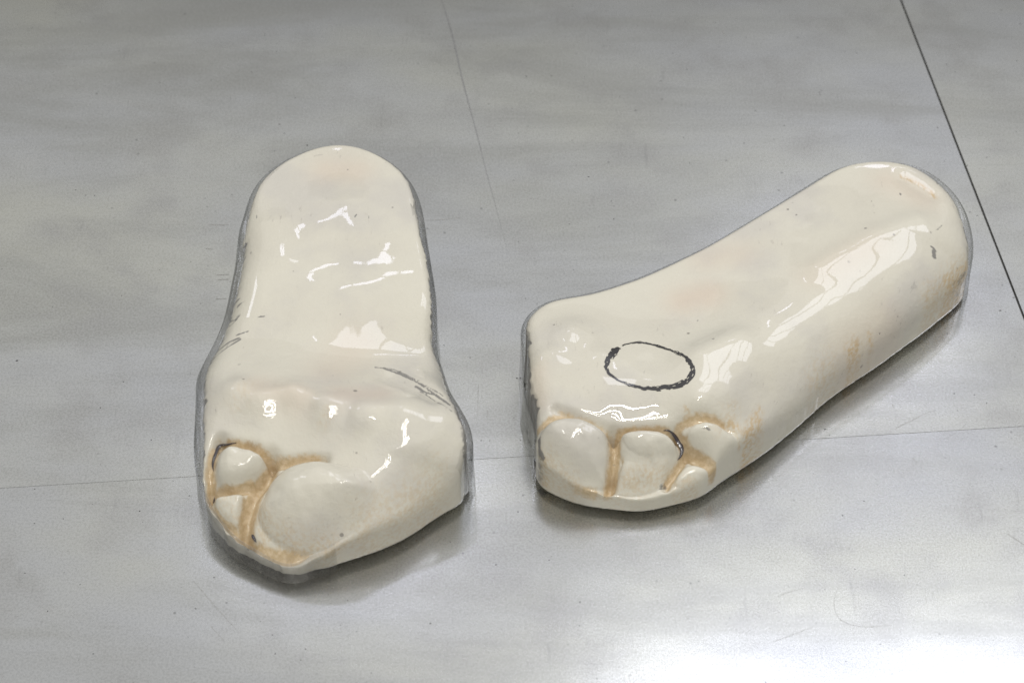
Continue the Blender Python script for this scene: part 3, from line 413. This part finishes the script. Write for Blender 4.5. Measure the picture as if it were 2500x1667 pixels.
LEFT['haze'], RIGHT['haze'] = .10, .15
LEFT['scuff'], RIGHT['scuff'] = .95, .45
LEFT['burr'] = [(170,205,.22),(150,170,.12)]
RIGHT['burr'] = [(299,341,.25),(254,284,.06)]
LEFT['burr_z'], RIGHT['burr_z'] = .40, .38
JOINT_NEAR = [(-24.655,-9.641),(25.224,-5.698)]
JOINT_RIGHT = [(22.774,27.349),(26.29,1.682)]
CREASE = [(-4.343,28.489),(-4.128,27.349),(-3.424,24.003),(-2.779,20.057),(-1.924,15.585),(-1.335,12.279),(-0.656,8.769),(-0.107,5.687)]
SCRATCHES = [([(15.301,-15.443),(15.041,-15.898),(14.895,-16.44),(14.912,-17.038),(15.157,-17.513),(15.659,-17.78),(16.321,-17.868),(16.998,-17.809),(17.434,-17.762)],0.018,0.014),
 ([(23.408,-12.379),(24.155,-13.101),(24.444,-13.413)],0.03,0.03),
 ([(11.853,-18.719),(12.64,-18.397),(13.833,-17.839)],0.022,0.014),
 ([(12.233,-16.169),(12.937,-15.837),(13.782,-15.595)],0.02,0.01),
 ([(18.753,-5.944),(19.308,-5.569),(19.747,-5.33),(20.418,-4.884),(21.016,-4.643)],0.03,0.015),
 ([(19.502,-7.727),(19.607,-7.926),(19.721,-8.039)],0.03,0.015),
 ([(18.878,-4.297),(18.955,-4.539)],0.04,0.02),
 ([(-14.891,-15.161),(-13.744,-16.642),(-12.499,-18.166)],0.016,0.01),
 ([(-13.874,-17.754),(-13.069,-18.714)],0.014,0.01),
 ([(-4.59,8.832),(-3.826,8.863),(-2.626,9.051)],0.035,0.015),
 ([(-16.148,8.519),(-15.597,8.456),(-15.055,8.487)],0.06,0.03),
 ([(-16.208,6.693),(-15.771,6.632)],0.05,0.03),
 ([(-15.503,4.722),(-14.759,4.782)],0.05,0.03),
 ([(-15.369,4.392),(-14.688,4.422)],0.05,0.03),
 ([(-15.358,2.998),(-14.725,3.027)],0.05,0.02),
 ([(-1.682,-2.846),(-1.703,-4.892)],0.02,0.01),
 ([(-1.218,-4.622),(-1.233,-5.43)],0.02,0.01),
 ([(12.121,24.553),(12.329,24.076)],0.06,0.03)]
GRIT = [(-24.99,-1.32,0.0495),(-20.42,-4.49,0.033),(-15.93,5.41,0.0275),(-16.07,2.65,0.022),(-23.57,11.18,0.033),(-22.99,10.76,0.033),(-22.50,10.73,0.033),(0.81,20.52,0.0385),(4.16,12.21,0.0385),(3.06,8.55,0.0275),(0.25,-2.51,0.044),(-1.51,-6.63,0.0275),(-1.10,-6.63,0.022),(0.29,-11.11,0.033),(15.40,-5.91,0.033),(15.59,-6.28,0.022),(23.05,-3.64,0.0275),(25.14,2.18,0.0385),(16.04,-14.53,0.0275),(15.88,-13.34,0.022),(15.76,-11.33,0.0275),(16.65,-5.08,0.022),(-17.78,-11.06,0.033),(-14.60,-16.83,0.0275),(-13.89,-15.03,0.0275),(-10.75,-19.37,0.0275),(-10.95,-18.32,0.0275),(-8.51,-16.03,0.022),(-11.45,-16.50,0.022),(-22.71,-11.81,0.0275),(-21.36,-11.53,0.0275),(-11.27,14.75,0.0495)]

# ------------------------------------------------------------------ materials
class Mat:
    def __init__(self, name):
        self.m = bpy.data.materials.new(name)
        self.m.use_nodes = True
        self.t = self.m.node_tree
        self.p = self.t.nodes["Principled BSDF"]
        self.out = self.t.nodes["Material Output"]
        self.tc = self.t.nodes.new("ShaderNodeTexCoord")

    def link(self, a, b): self.t.links.new(a, b)

    def val(self, sock, v):
        if hasattr(v, 'links'):
            self.link(v, sock)
        else:
            sock.default_value = v

    def noise(self, scale, detail=4, rough=.55, stretch=(1, 1, 1), rot=0.0, dist=0.0):
        mp = self.t.nodes.new("ShaderNodeMapping")
        mp.inputs['Scale'].default_value = stretch
        mp.inputs['Rotation'].default_value = (0, 0, rot)
        self.link(self.tc.outputs['Object'], mp.inputs['Vector'])
        n = self.t.nodes.new("ShaderNodeTexNoise")
        n.inputs['Scale'].default_value = scale
        n.inputs['Detail'].default_value = detail
        n.inputs['Roughness'].default_value = rough
        n.inputs['Distortion'].default_value = dist
        self.link(mp.outputs[0], n.inputs['Vector'])
        return n.outputs['Fac']

    def ramp(self, fac, lo, hi, a=0.0, b=1.0):
        r = self.t.nodes.new("ShaderNodeMapRange")
        r.interpolation_type = 'SMOOTHSTEP'
        self.val(r.inputs['Value'], fac)
        self.val(r.inputs['From Min'], lo)
        self.val(r.inputs['From Max'], hi)
        r.inputs['To Min'].default_value = a
        r.inputs['To Max'].default_value = b
        return r.outputs[0]

    def math(self, op, a, b=0.0, clamp=False):
        n = self.t.nodes.new("ShaderNodeMath")
        n.operation = op
        n.use_clamp = clamp
        self.val(n.inputs[0], a)
        self.val(n.inputs[1], b)
        return n.outputs[0]

    def mix(self, fac, a, b, mode='MIX'):
        n = self.t.nodes.new("ShaderNodeMix")
        n.data_type = 'RGBA'
        n.blend_type = mode
        self.val(n.inputs[0], fac)
        self.val(n.inputs[6], a)
        self.val(n.inputs[7], b)
        return n.outputs[2]

    def attr(self, name):
        n = self.t.nodes.new("ShaderNodeAttribute")
        n.attribute_name = name
        return n.outputs['Fac']

    def bump(self, h, strength, dist, normal=None):
        n = self.t.nodes.new("ShaderNodeBump")
        n.inputs['Strength'].default_value = strength
        n.inputs['Distance'].default_value = dist
        self.link(h, n.inputs['Height'])
        if normal:
            self.link(normal, n.inputs['Normal'])
        return n.outputs[0]


def plaster_material():
    M = Mat("varnished_plaster")
    p = M.p
    base = M.mix(M.ramp(M.noise(28, 3), .35, .7), (.640, .612, .522, 1), (.608, .578, .494, 1))
    base = M.mix(M.ramp(M.noise(19, 4, .6), .46, .70, 0, .8), base, (.55, .525, .475, 1))
    base = M.mix(M.math('MULTIPLY', M.attr('pink'), .5), base, (.62, .47, .36, 1))
    # fine tan scratches over the tan patches, solid stain inside the grooves
    fine = M.noise(620, 3, .65, (1, .25, 1), .7)
    mid = M.noise(150, 5, .7)
    tan_m = M.math('MULTIPLY', M.math('MULTIPLY', M.attr('tan'), 1.4, True), M.ramp(M.math('ADD', M.math('MULTIPLY', fine, .78), M.math('ADD', M.math('MULTIPLY', mid, .22), M.math('MULTIPLY', M.attr('tan'), .10))), .44, .66))
    base = M.mix(M.math('MULTIPLY', tan_m, .68), base, (.52, .36, .17, 1))
    st = M.attr('stain')
    edge = M.math('ADD', st, M.math('MULTIPLY', M.math('SUBTRACT', M.noise(380, 5, .75, (1, .6, 1), .4), .5), .8))
    st_m = M.math('MULTIPLY', M.ramp(edge, .28, .66), .92)
    brown = M.mix(M.ramp(M.noise(330, 4, .7), .35, .65), (.48, .355, .195, 1), (.63, .50, .325, 1))
    brown = M.mix(M.ramp(M.noise(60, 3), .45, .75), brown, (.36, .25, .13, 1))
    base = M.mix(st_m, base, brown)
    # pencil grey smears at the trimmed edges
    dk = M.math('ADD', M.attr('dark'), M.math('MULTIPLY', M.math('SUBTRACT', M.noise(260, 6, .8, (1, .45, 1), .6), .5), 2.2))
    dk_m = M.math('MULTIPLY', M.ramp(dk, .32, .62), M.math('MULTIPLY', M.attr('dark'), 1.5, True))
    base = M.mix(M.math('MULTIPLY', dk_m, .85), base, (.16, .155, .15, 1))
    # pits and stray specks
    v = M.t.nodes.new("ShaderNodeTexVoronoi")
    v.inputs['Scale'].default_value = 210
    M.link(M.tc.outputs['Object'], v.inputs['Vector'])
    size = M.math('MULTIPLY', M.math('POWER', v.outputs['Color'], 3.0), .30)
    pit = M.math('MULTIPLY', M.ramp(M.math('SUBTRACT', v.outputs['Distance'], size), .02, -.05), M.ramp(M.noise(45, 4, .7), .53, .62))
    base = M.mix(M.math('MULTIPLY', pit, .75), base, (.20, .185, .165, 1))
    fleck = M.ramp(M.noise(900, 2, .6), .70, .78, 0, .35)
    base = M.mix(fleck, base, (.45, .36, .25, 1))
    # grey handling scuffs in short strokes
    rub = M.math('MULTIPLY', M.ramp(M.noise(520, 4, .7, (1, .22, 1), .55), .60, .70), M.ramp(M.noise(26, 3), .52, .66))
    base = M.mix(M.math('MULTIPLY', rub, .6), base, (.36, .33, .29, 1))
    M.link(base, p.inputs['Base Color'])
    p.inputs['Roughness'].default_value = .6
    p.inputs['Specular IOR Level'].default_value = .15
    p.inputs['Coat Weight'].default_value = 1
    p.inputs['Coat Roughness'].default_value = .022
    p.inputs['Coat IOR'].default_value = 1.5
    h = M.math('ADD', M.math('MULTIPLY', M.noise(160, 5, .65), 1.0), M.math('MULTIPLY', pit, -.8))
    M.link(M.bump(h, .45, .0012), p.inputs['Normal'])
    film = M.math('ADD', M.noise(75, 2, .5), M.math('MULTIPLY', M.noise(190, 2, .5, (1, .35, 1), .8), .15))
    M.link(M.bump(film, .028, .0022), p.inputs['Coat Normal'])
    return M.m


def shell_material():
    M = Mat("clear_plastic")
    t = M.t
    t.nodes.remove(M.p)
    geo = t.nodes.new("ShaderNodeNewGeometry")
    dot = t.nodes.new("ShaderNodeVectorMath")
    dot.operation = 'DOT_PRODUCT'
    film = M.bump(M.noise(75, 2, .5), .08, .0025)
    M.link(geo.outputs['Incoming'], dot.inputs[0])
    M.link(film, dot.inputs[1])
    c = M.math('ABSOLUTE', dot.outputs['Value'])
    inv = M.math('SUBTRACT', 1.0, c, True)
    fres = M.math('ADD', .04, M.math('MULTIPLY', .96, M.math('POWER', inv, 5.0)), True)
    tr = t.nodes.new("ShaderNodeBsdfTransparent")
    path = M.math('POWER', inv, 2.0)                       # a longer way through the sheet at a glancing view
    M.link(M.mix(path, (.985, .985, .985, 1), (.62, .63, .62, 1)), tr.inputs[0])
    gl = t.nodes.new("ShaderNodeBsdfGlossy")
    gl.inputs['Roughness'].default_value = .04
    M.link(film, gl.inputs['Normal'])
    df = t.nodes.new("ShaderNodeBsdfDiffuse")
    M.link(M.mix(M.ramp(M.noise(120, 4, .7, (1, 1, .4)), .38, .62), (.22, .215, .21, 1), (.46, .45, .43, 1)), df.inputs[0])
    scuff = M.math('ADD', M.math('MULTIPLY', M.ramp(M.noise(170, 5, .7, (1, 1, .45)), .40, .62), M.attr('scuff')), M.attr('haze'), True)
    m0 = t.nodes.new("ShaderNodeMixShader")
    M.link(M.math('MULTIPLY', scuff, .8), m0.inputs[0])
    M.link(tr.outputs[0], m0.inputs[1])
    M.link(df.outputs[0], m0.inputs[2])
    m1 = t.nodes.new("ShaderNodeMixShader")
    M.link(fres, m1.inputs[0])
    M.link(m0.outputs[0], m1.inputs[1])
    M.link(gl.outputs[0], m1.inputs[2])
    M.link(m1.outputs[0], M.out.inputs['Surface'])
    return M.m


def plain(name, color, rough, coat=0.0, metallic=0.0):
    M = Mat(name)
    base = M.mix(M.ramp(M.noise(500, 3), .3, .7), color, tuple(c*.8 for c in color[:3])+(1,))
    M.link(base, M.p.inputs['Base Color'])
    M.p.inputs['Roughness'].default_value = rough
    M.p.inputs['Coat Weight'].default_value = coat
    M.p.inputs['Coat Roughness'].default_value = .05
    M.p.inputs['Metallic'].default_value = metallic
    return M.m


def metal_material(seed):
    M = Mat("wiped_sheet_metal")
    p = M.p
    big = M.noise(6.5, 4, .55, (.6, 1.3, 1), seed)
    wipe = M.noise(8, 6, .62, (.45, 1.9, 1), .05+seed*.1, .6)
    cloud = M.noise(22, 5, .6)
    grain = M.noise(900, 3, .7)
    hair = M.noise(240, 3, .6, (.06, 1, 1), .04)
    hair2 = M.noise(200, 3, .6, (1, .10, 1), .12)
    c = M.mix(M.ramp(big, .35, .68), (.500, .514, .532, 1), (.545, .550, .498, 1))
    c = M.mix(M.ramp(wipe, .42, .66, 0, .75), c, (.365, .370, .348, 1))
    c = M.mix(M.ramp(cloud, .45, .72, 0, .65), c, (.395, .395, .385, 1))
    c = M.mix(M.ramp(grain, .42, .66, 0, .34), c, (.31, .31, .31, 1))
    c = M.mix(M.ramp(grain, .58, .40, 0, .34), c, (.56, .56, .57, 1))
    c = M.mix(M.ramp(hair, .64, .74, 0, .14), c, (.29, .29, .29, 1))
    c = M.mix(M.math('MULTIPLY', M.ramp(hair2, .62, .74, 0, .30), M.ramp(cloud, .45, .6)), c, (.29, .29, .29, 1))
    v = M.t.nodes.new("ShaderNodeTexVoronoi")
    v.inputs['Scale'].default_value = 95
    M.link(M.tc.outputs['Object'], v.inputs['Vector'])
    speck = M.math('MULTIPLY', M.ramp(v.outputs['Distance'], .085, .045), M.ramp(M.noise(40, 2), .50, .62))
    c = M.mix(M.math('MULTIPLY', speck, .6), c, (.17, .17, .17, 1))
    M.link(c, p.inputs['Base Color'])
    p.inputs['Metallic'].default_value = 1
    r = M.math('ADD', .28, M.math('MULTIPLY', M.math('SUBTRACT', wipe, .5), .10))
    r = M.math('ADD', r, M.math('MULTIPLY', M.math('SUBTRACT', grain, .5), .10))
    M.link(r, p.inputs['Roughness'])
    p2 = M.t.nodes.new("ShaderNodeBsdfPrincipled")         # worn, smoother flats between the scratches
    p2.inputs['Metallic'].default_value = 1
    M.link(c, p2.inputs['Base Color'])
    M.link(M.math('SUBTRACT', r, .125), p2.inputs['Roughness'])
    mx = M.t.nodes.new("ShaderNodeMixShader")
    mx.inputs[0].default_value = .5
    M.link(p.outputs[0], mx.inputs[1])
    M.link(p2.outputs[0], mx.inputs[2])
    M.link(mx.outputs[0], M.out.inputs['Surface'])
    h = M.math('ADD', M.math('MULTIPLY', grain, .4), M.math('MULTIPLY', hair, .5))
    b1 = M.bump(h, .022, .0004)
    nb = M.bump(M.noise(9, 3), .05, .006, b1)
    M.link(nb, p.inputs['Normal'])
    M.link(nb, p2.inputs['Normal'])
    return M.m


PLASTER, SHELL = plaster_material(), shell_material()
INK = plain("marker_ink", (.030, .028, .030, 1), .35, .6)
GAP_SHADE = plain("painted_gap_shade", (.035, .028, .036, 1), .25, .8)  # near-black colour stands in for the shade inside the bridged hollows
BURR = plain("trimmed_plastic", (.72, .71, .67, 1), .35)
DIRT = plain("dark_grit", (.05, .05, .052, 1), .7)
SCRATCH = plain("scored_metal", (.33, .32, .30, 1), .5, 0, .6)
JOINT = plain("joint_grime", (.075, .075, .072, 1), .8)


# ------------------------------------------------------------------ scene building helpers
def mesh_obj(name, verts, faces, mat, parent=None, smooth=True, attrs=None):
    me = bpy.data.meshes.new(name)
    me.from_pydata(np.asarray(verts).tolist(), [], [tuple(f) for f in faces])
    me.materials.append(mat)
    if smooth:
        me.polygons.foreach_set('use_smooth', [True]*len(me.polygons))
    for k, v in (attrs or {}).items():
        a = me.attributes.new(k, 'FLOAT', 'POINT')
        a.data.foreach_set('value', np.asarray(v, np.float32))
    me.update()
    o = bpy.data.objects.new(name, me)
    col.objects.link(o)
    if parent:
        o.parent = parent
    return o


def grid_faces(nr, n):
    i = np.arange(nr-1)[:, None]*n
    j = np.arange(n)[None]
    j2 = (j+1) % n
    return np.stack([i+j, i+j2, i+n+j2, i+n+j], -1).reshape(-1, 4)


def catmull(p, m=10):
    p = np.asarray(p, float)
    if len(p) < 3:
        return resample_open(p, 12)
    e = np.vstack([2*p[0]-p[1], p, 2*p[-1]-p[-2]])
    out = []
    for i in range(1, len(e)-2):
        for q in np.linspace(0, 1, m, endpoint=False):
            a, b, c, d = e[i-1:i+3]
            out.append(.5*(2*b+(c-a)*q+(2*a-5*b+4*c-d)*q*q+(3*b-a-3*c+d)*q**3))
    out.append(p[-1])
    return np.array(out)


def strip_on(F, line, width, lift, m=5, n=60, crown=0.0):
    """a strip that lies on the sole along a line; width(s) in cm"""
    c = resample_open(catmull(line), n)
    t = np.gradient(c, axis=0)
    t /= np.hypot(*t.T)[:, None]
    nn = np.stack([-t[:, 1], t[:, 0]], -1)
    s = np.linspace(0, 1, n)
    V = []
    for k in range(m):
        q = k/(m-1)*2-1
        xy = c+nn*(q*.5*width(s))[:, None]
        V.append(np.column_stack([xy, top_height(F, xy)+lift+crown*(1-q*q)]))
    return np.array(V)            # m, n, 3


def open_faces(m, n):
    i = np.arange(m-1)[:, None]*n
    j = np.arange(n-1)[None]
    return np.stack([i+j, i+j+1, i+n+j+1, i+n+j], -1).reshape(-1, 4)


def mark_field(F, xy, key):
    f = np.zeros(len(xy))
    for (pts, w, s) in F['marks'].get(key, []):
        if len(pts) > 2:
            pts = catmull(pts, 5)
        d, _ = seg_dist(xy, pts)
        f = np.maximum(f, s*np.exp(-(d/w)**2))
    return f


def build_foot(F, label):
    root = bpy.data.objects.new("foot_cast", None)
    root.empty_display_size = .03
    col.objects.link(root)
    ox, oy = F['origin']
    root.location = (ox*CM, oy*CM, 0)
    root['label'] = label
    root['category'] = "foot cast"
    root['group'] = "foot casts lying sole up on the metal worktop"
    o3 = np.array([ox, oy, 0])

    def loc(v): return (np.asarray(v).reshape(-1, 3)-o3)*CM
    # plaster body
    G = foot_rings(F, 'plaster')
    nr, n = G.shape[:2]
    P = G.reshape(-1, 3)
    xy = P[:, :2]
    stain = np.zeros(len(P))
    for (pts, dep, w, s, sw) in F['grooves']:
        d, t = seg_dist(xy, catmull(pts, 5))
        stain = np.maximum(stain, s*np.exp(-(d/sw)**2)*(.55+.45*smoothstep(0, .12, t)*smoothstep(1, .88, t)))
    for (poly, h, w, r, *_s) in F['toes']:                    # the raised pads were wiped clean
        d, _ = seg_dist(xy, poly, True)
        stain *= 1-.9*inside(xy, poly)*smoothstep(.02, .22, d)
    # the trimmed far and side walls are smeared with pencil grey
    Lc = ring_smooth(resample(np.asarray(F['outline'], float), n)[:, 2:], 8)
    ring = np.arange(nr)
    an = np.stack([np.arange(n)*1.0, np.zeros(n)], -1)
    wob = 7*value_noise(an, 6, 41)+5*value_noise(an, 2.2, 42)
    low = smoothstep(0, 1, (26+wob[None]-ring[:, None])/9)*smoothstep(.10, .22, Lc[:, 2])[None]
    dark = np.maximum(mark_field(F, xy, 'dark'), 1.0*low.ravel())
    lip = smoothstep(.46, .50, Lc[:, 3])[None]*smoothstep(34, 26, ring)[:, None]
    stain *= 1-.95*lip.ravel()
    stain *= (.25+.75*smoothstep(3, 14, ring))[:, None].repeat(n, 1).ravel()
    body = mesh_obj("plaster_body", loc(P), grid_faces(nr, n), PLASTER, root, True,
                    dict(stain=stain, dark=dark, tan=mark_field(F, xy, 'tan'), pink=mark_field(F, xy, 'pink')))
    # clear shell where it stands off the plaster round the edge
    S = foot_rings(F, 'shell', N=640, nwall=10, nfil=18)
    Q = S.reshape(-1, 3)
    L = resample(np.asarray(F['outline'], float), 640)
    side = smoothstep(.22, .42, L[:, 4])*smoothstep(.1, .5, F['rubbed']*ring_smooth(normals_of(L[:, :2]), 4)[:, 0])
    scuff = np.tile(side*F['scuff'], S.shape[0])
    haze = np.tile(.05+.30*smoothstep(.46, .52, L[:, 5])+F['haze']*side, S.shape[0])
    gapc = ring_smooth(L[:, 4:5], 4)[:, 0]
    fc = grid_faces(S.shape[0], 640)
    fc = fc[gapc[fc[:, 0] % 640] > .062]
    mesh_obj("shell_rim", loc(Q), fc, SHELL, root, True, dict(scuff=scuff, haze=haze))
    # dark crescent strips painting in the shade of hollows the film bridges beside the toes
    for (pts, w) in F['marks']['slit_shade']:
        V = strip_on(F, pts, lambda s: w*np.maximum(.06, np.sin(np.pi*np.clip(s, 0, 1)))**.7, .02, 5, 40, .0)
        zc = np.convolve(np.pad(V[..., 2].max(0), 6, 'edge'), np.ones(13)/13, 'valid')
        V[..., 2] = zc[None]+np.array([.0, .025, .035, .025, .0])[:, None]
        mesh_obj("gap_shade_strip", loc(V), open_faces(5, 40), GAP_SHADE, root)
    return root, loc


FOOT_L, LOC_L = build_foot(LEFT, "cream plaster foot cast with unmarked sole and toes pointing straight to the front")
FOOT_R, LOC_R = build_foot(RIGHT, "cream plaster foot cast lying slantwise with a black oval drawn on its sole")

# the oval drawn in marker pen: dry strokes with gaps
pts = np.array(RIGHT['marks']['ring'][0][0])
n, m = 420, 9
c = resample(ring_smooth(resample(pts, 120), 2), n)
nn = normals_of(c)
s = np.arange(n)/n
arc = np.stack([np.arange(n)*1.0, np.zeros(n)], -1)
key_s = [0, .08, .2, .3, .38, .46, .52, .58, .66, .72, .78, .83, .89, .95, 1]
key_w = [.10, .16, .15, .19, .26, .34, .30, .26, .20, .15, .14, .20, .32, .40, .10]
w = np.interp(s, key_s, key_w)*(1+.25*value_noise(arc, 11, 21))
V = []
for k in range(m):
    q = k/(m-1)*2-1
    xy = c+nn*(q*.5*w+.02*value_noise(arc, 7, 22))[:, None]
    V.append(np.column_stack([xy, top_height(RIGHT, xy)+.012]))
V = np.array(V)
keep = []
rng = np.random.RandomState(5)
for (i0, f) in enumerate(grid_faces(m, n)):
    k, j = divmod(i0, n)
    q = abs((k+.5)/(m-1)*2-1)
    p2 = np.array([[j*.22+k*.4, k*1.0]])
    dry = value_noise(p2, 1.1, 31)[0]*.7+value_noise(p2*np.array([[.35, 1.2]]), 1.0, 32)[0]*.6
    if dry < .62-.75*q**3 and not (.975 < j/n < .995):
        keep.append(f)
mesh_obj("drawn_ring", LOC_R(V), keep, INK, FOOT_R)

# ------------------------------------------------------------------ the worktop: butted metal sheets
top = bpy.data.objects.new("worktop", None)
col.objects.link(top)
top['kind'] = 'structure'
top['label'] = "grey wiped metal worktop of butted sheets"


def sheet(poly, seed, dz=0.0):
    """a sheet with a small rolled edge; poly in cm, counter-clockwise"""
    p = np.array(poly, float)
    ctr = p.mean(0)
    rim = .035
    n = len(p)

    def inset(d):
        out = []
        for i in range(n):
            a, b, c = p[i-1], p[i], p[(i+1) % n]
            u, w = (b-a)/np.hypot(*(b-a)), (c-b)/np.hypot(*(c-b))
            nu, nw = np.array([-u[1], u[0]]), np.array([-w[1], w[0]])
            k = nu+nw
            out.append(b+k*d/(1+nu@nw))
        return np.array(out)
    rings = [(0, -.25), (0, -.006), (.006, 0)]
    V, F = [], []
    for d, z in rings:
        V += [(*q, z+dz) for q in inset(d)]
    for r in range(len(rings)-1):
        for i in range(n):
            F.append((r*n+i, r*n+(i+1) % n, (r+1)*n+(i+1) % n, (r+1)*n+i))
    F.append(tuple((len(rings)-1)*n+i for i in range(n)))
    return mesh_obj("sheet", np.array(V)*CM, F, metal_material(seed), top, False)


def on(line, q): return np.array(line[0])+q*(np.array(line[1])-np.array(line[0]))


def meet(l1, l2):
    a, b = np.array(l1[0]), np.array(l1[1])
    c, d = np.array(l2[0]), np.array(l2[1])
    k = np.linalg.solve(np.column_stack([b-a, c-d]), c-a)
    return a+k[0]*(b-a)


hd = np.array(JOINT_NEAR[1])-np.array(JOINT_NEAR[0]); hd /= np.hypot(*hd)
rd = np.array(JOINT_RIGHT[0])-np.array(JOINT_RIGHT[1]); rd /= np.hypot(*rd)
X = meet(JOINT_NEAR, JOINT_RIGHT)
gr, gh = .055, .009                                        # half widths of the open joint and of the tight one
nh = np.array([-hd[1], hd[0]])
nr_ = np.array([rd[1], -rd[0]])
far = 62
S_ = 60
lft = -66
sheet([X-nr_*gr+nh*gh, X-nr_*gr+rd*far, X-nr_*gr+rd*far+hd*lft, X-nr_*gr+nh*gh+hd*lft], .0)
sheet([X-nr_*gr-nh*gh+hd*lft, X-nr_*gr-nh*gh+hd*lft-rd*S_, X-nr_*gr-nh*gh-rd*S_, X-nr_*gr-nh*gh], .9)
sheet([X+nr_*gr-rd*S_, X+nr_*gr-rd*S_+hd*35, X+nr_*gr+rd*far+hd*35, X+nr_*gr+rd*far], 1.7)
c = X
V = [(-95, -85, -.14), (75, -85, -.14), (75, 75, -.14), (-95, 75, -.14), (-95, -85, -2), (75, -85, -2), (75, 75, -2), (-95, 75, -2)]
mesh_obj("underlay", np.array(V)*CM, [(0, 1, 2, 3), (7, 6, 5, 4), (0, 4, 5, 1), (1, 5, 6, 2), (2, 6, 7, 3), (3, 7, 4, 0)], JOINT, top, False)


fa, fb = X-nr_*gr+hd*lft, X-nr_*gr
w_ = nh*(gh*.98)
mesh_obj("joint_filler", np.array([(*(fa-w_), -.004), (*(fb-w_), -.004), (*(fb+w_), -.004), (*(fa+w_), -.004)])*CM, [(0, 1, 2, 3)],
         plain("packed_dust", (.17, .17, .168, 1), .7), top, False)


# scratches and the faint dressed line across the far sheet: very shallow ribbons
def ribbon(lines, name, mat, kind=None):
    V, F = [], []
    for (pts, w0, w1) in lines:
        cc = resample_open(catmull(pts), 40)
        t = np.gradient(cc, axis=0)
        t /= np.hypot(*t.T)[:, None]
        nn = np.stack([-t[:, 1], t[:, 0]], -1)
        s = np.linspace(0, 1, 40)
        w = (w0+(w1-w0)*s)*np.minimum(1, np.minimum(s, 1-s)*6+.1)
        i = len(V)
        for k in range(40):
            V += [(*(cc[k]-nn[k]*w[k]/2), .003), (*cc[k], .006), (*(cc[k]+nn[k]*w[k]/2), .003)]
        for k in range(39):
            a = i+3*k
            F += [(a, a+1, a+4, a+3), (a+1, a+2, a+5, a+4)]
    o = mesh_obj(name, np.array(V)*CM, F, mat, top)
    if kind:
        o['kind'] = kind
    return o


ribbon(SCRATCHES, "scratch", SCRATCH, 'stuff')
ribbon([(CREASE, .12, .0)], "dressed_line", plain("burnished_line", (.36, .36, .355, 1), .34, 0, 1.0))

# grit lying on the worktop
rnd = random.Random(8)
V, F = [], []
spots = [(x, y, r) for x, y, r in GRIT]
for _ in range(520):
    spots.append((rnd.uniform(-32, 32), rnd.uniform(-22, 30), rnd.choice([.012, .014, .018, .022, .03])))
for (x, y, r) in spots:
    a0, st = rnd.uniform(0, 6.28), rnd.uniform(1, 2.1)
    i = len(V)
    for k in range(6):
        a = k*math.pi/3
        u, w = r*st*math.cos(a)*rnd.uniform(.7, 1.2), r*math.sin(a)*rnd.uniform(.7, 1.2)
        V.append((x+u*math.cos(a0)-w*math.sin(a0), y+u*math.sin(a0)+w*math.cos(a0), .001))
    V.append((x, y, r*.9))
    F += [(i+k, i+(k+1) % 6, i+6) for k in range(6)]
grit = mesh_obj("grit", np.array(V)*CM, F, DIRT, None)
grit['kind'] = 'stuff'
grit['label'] = "tiny dark grit specks scattered over the metal worktop"
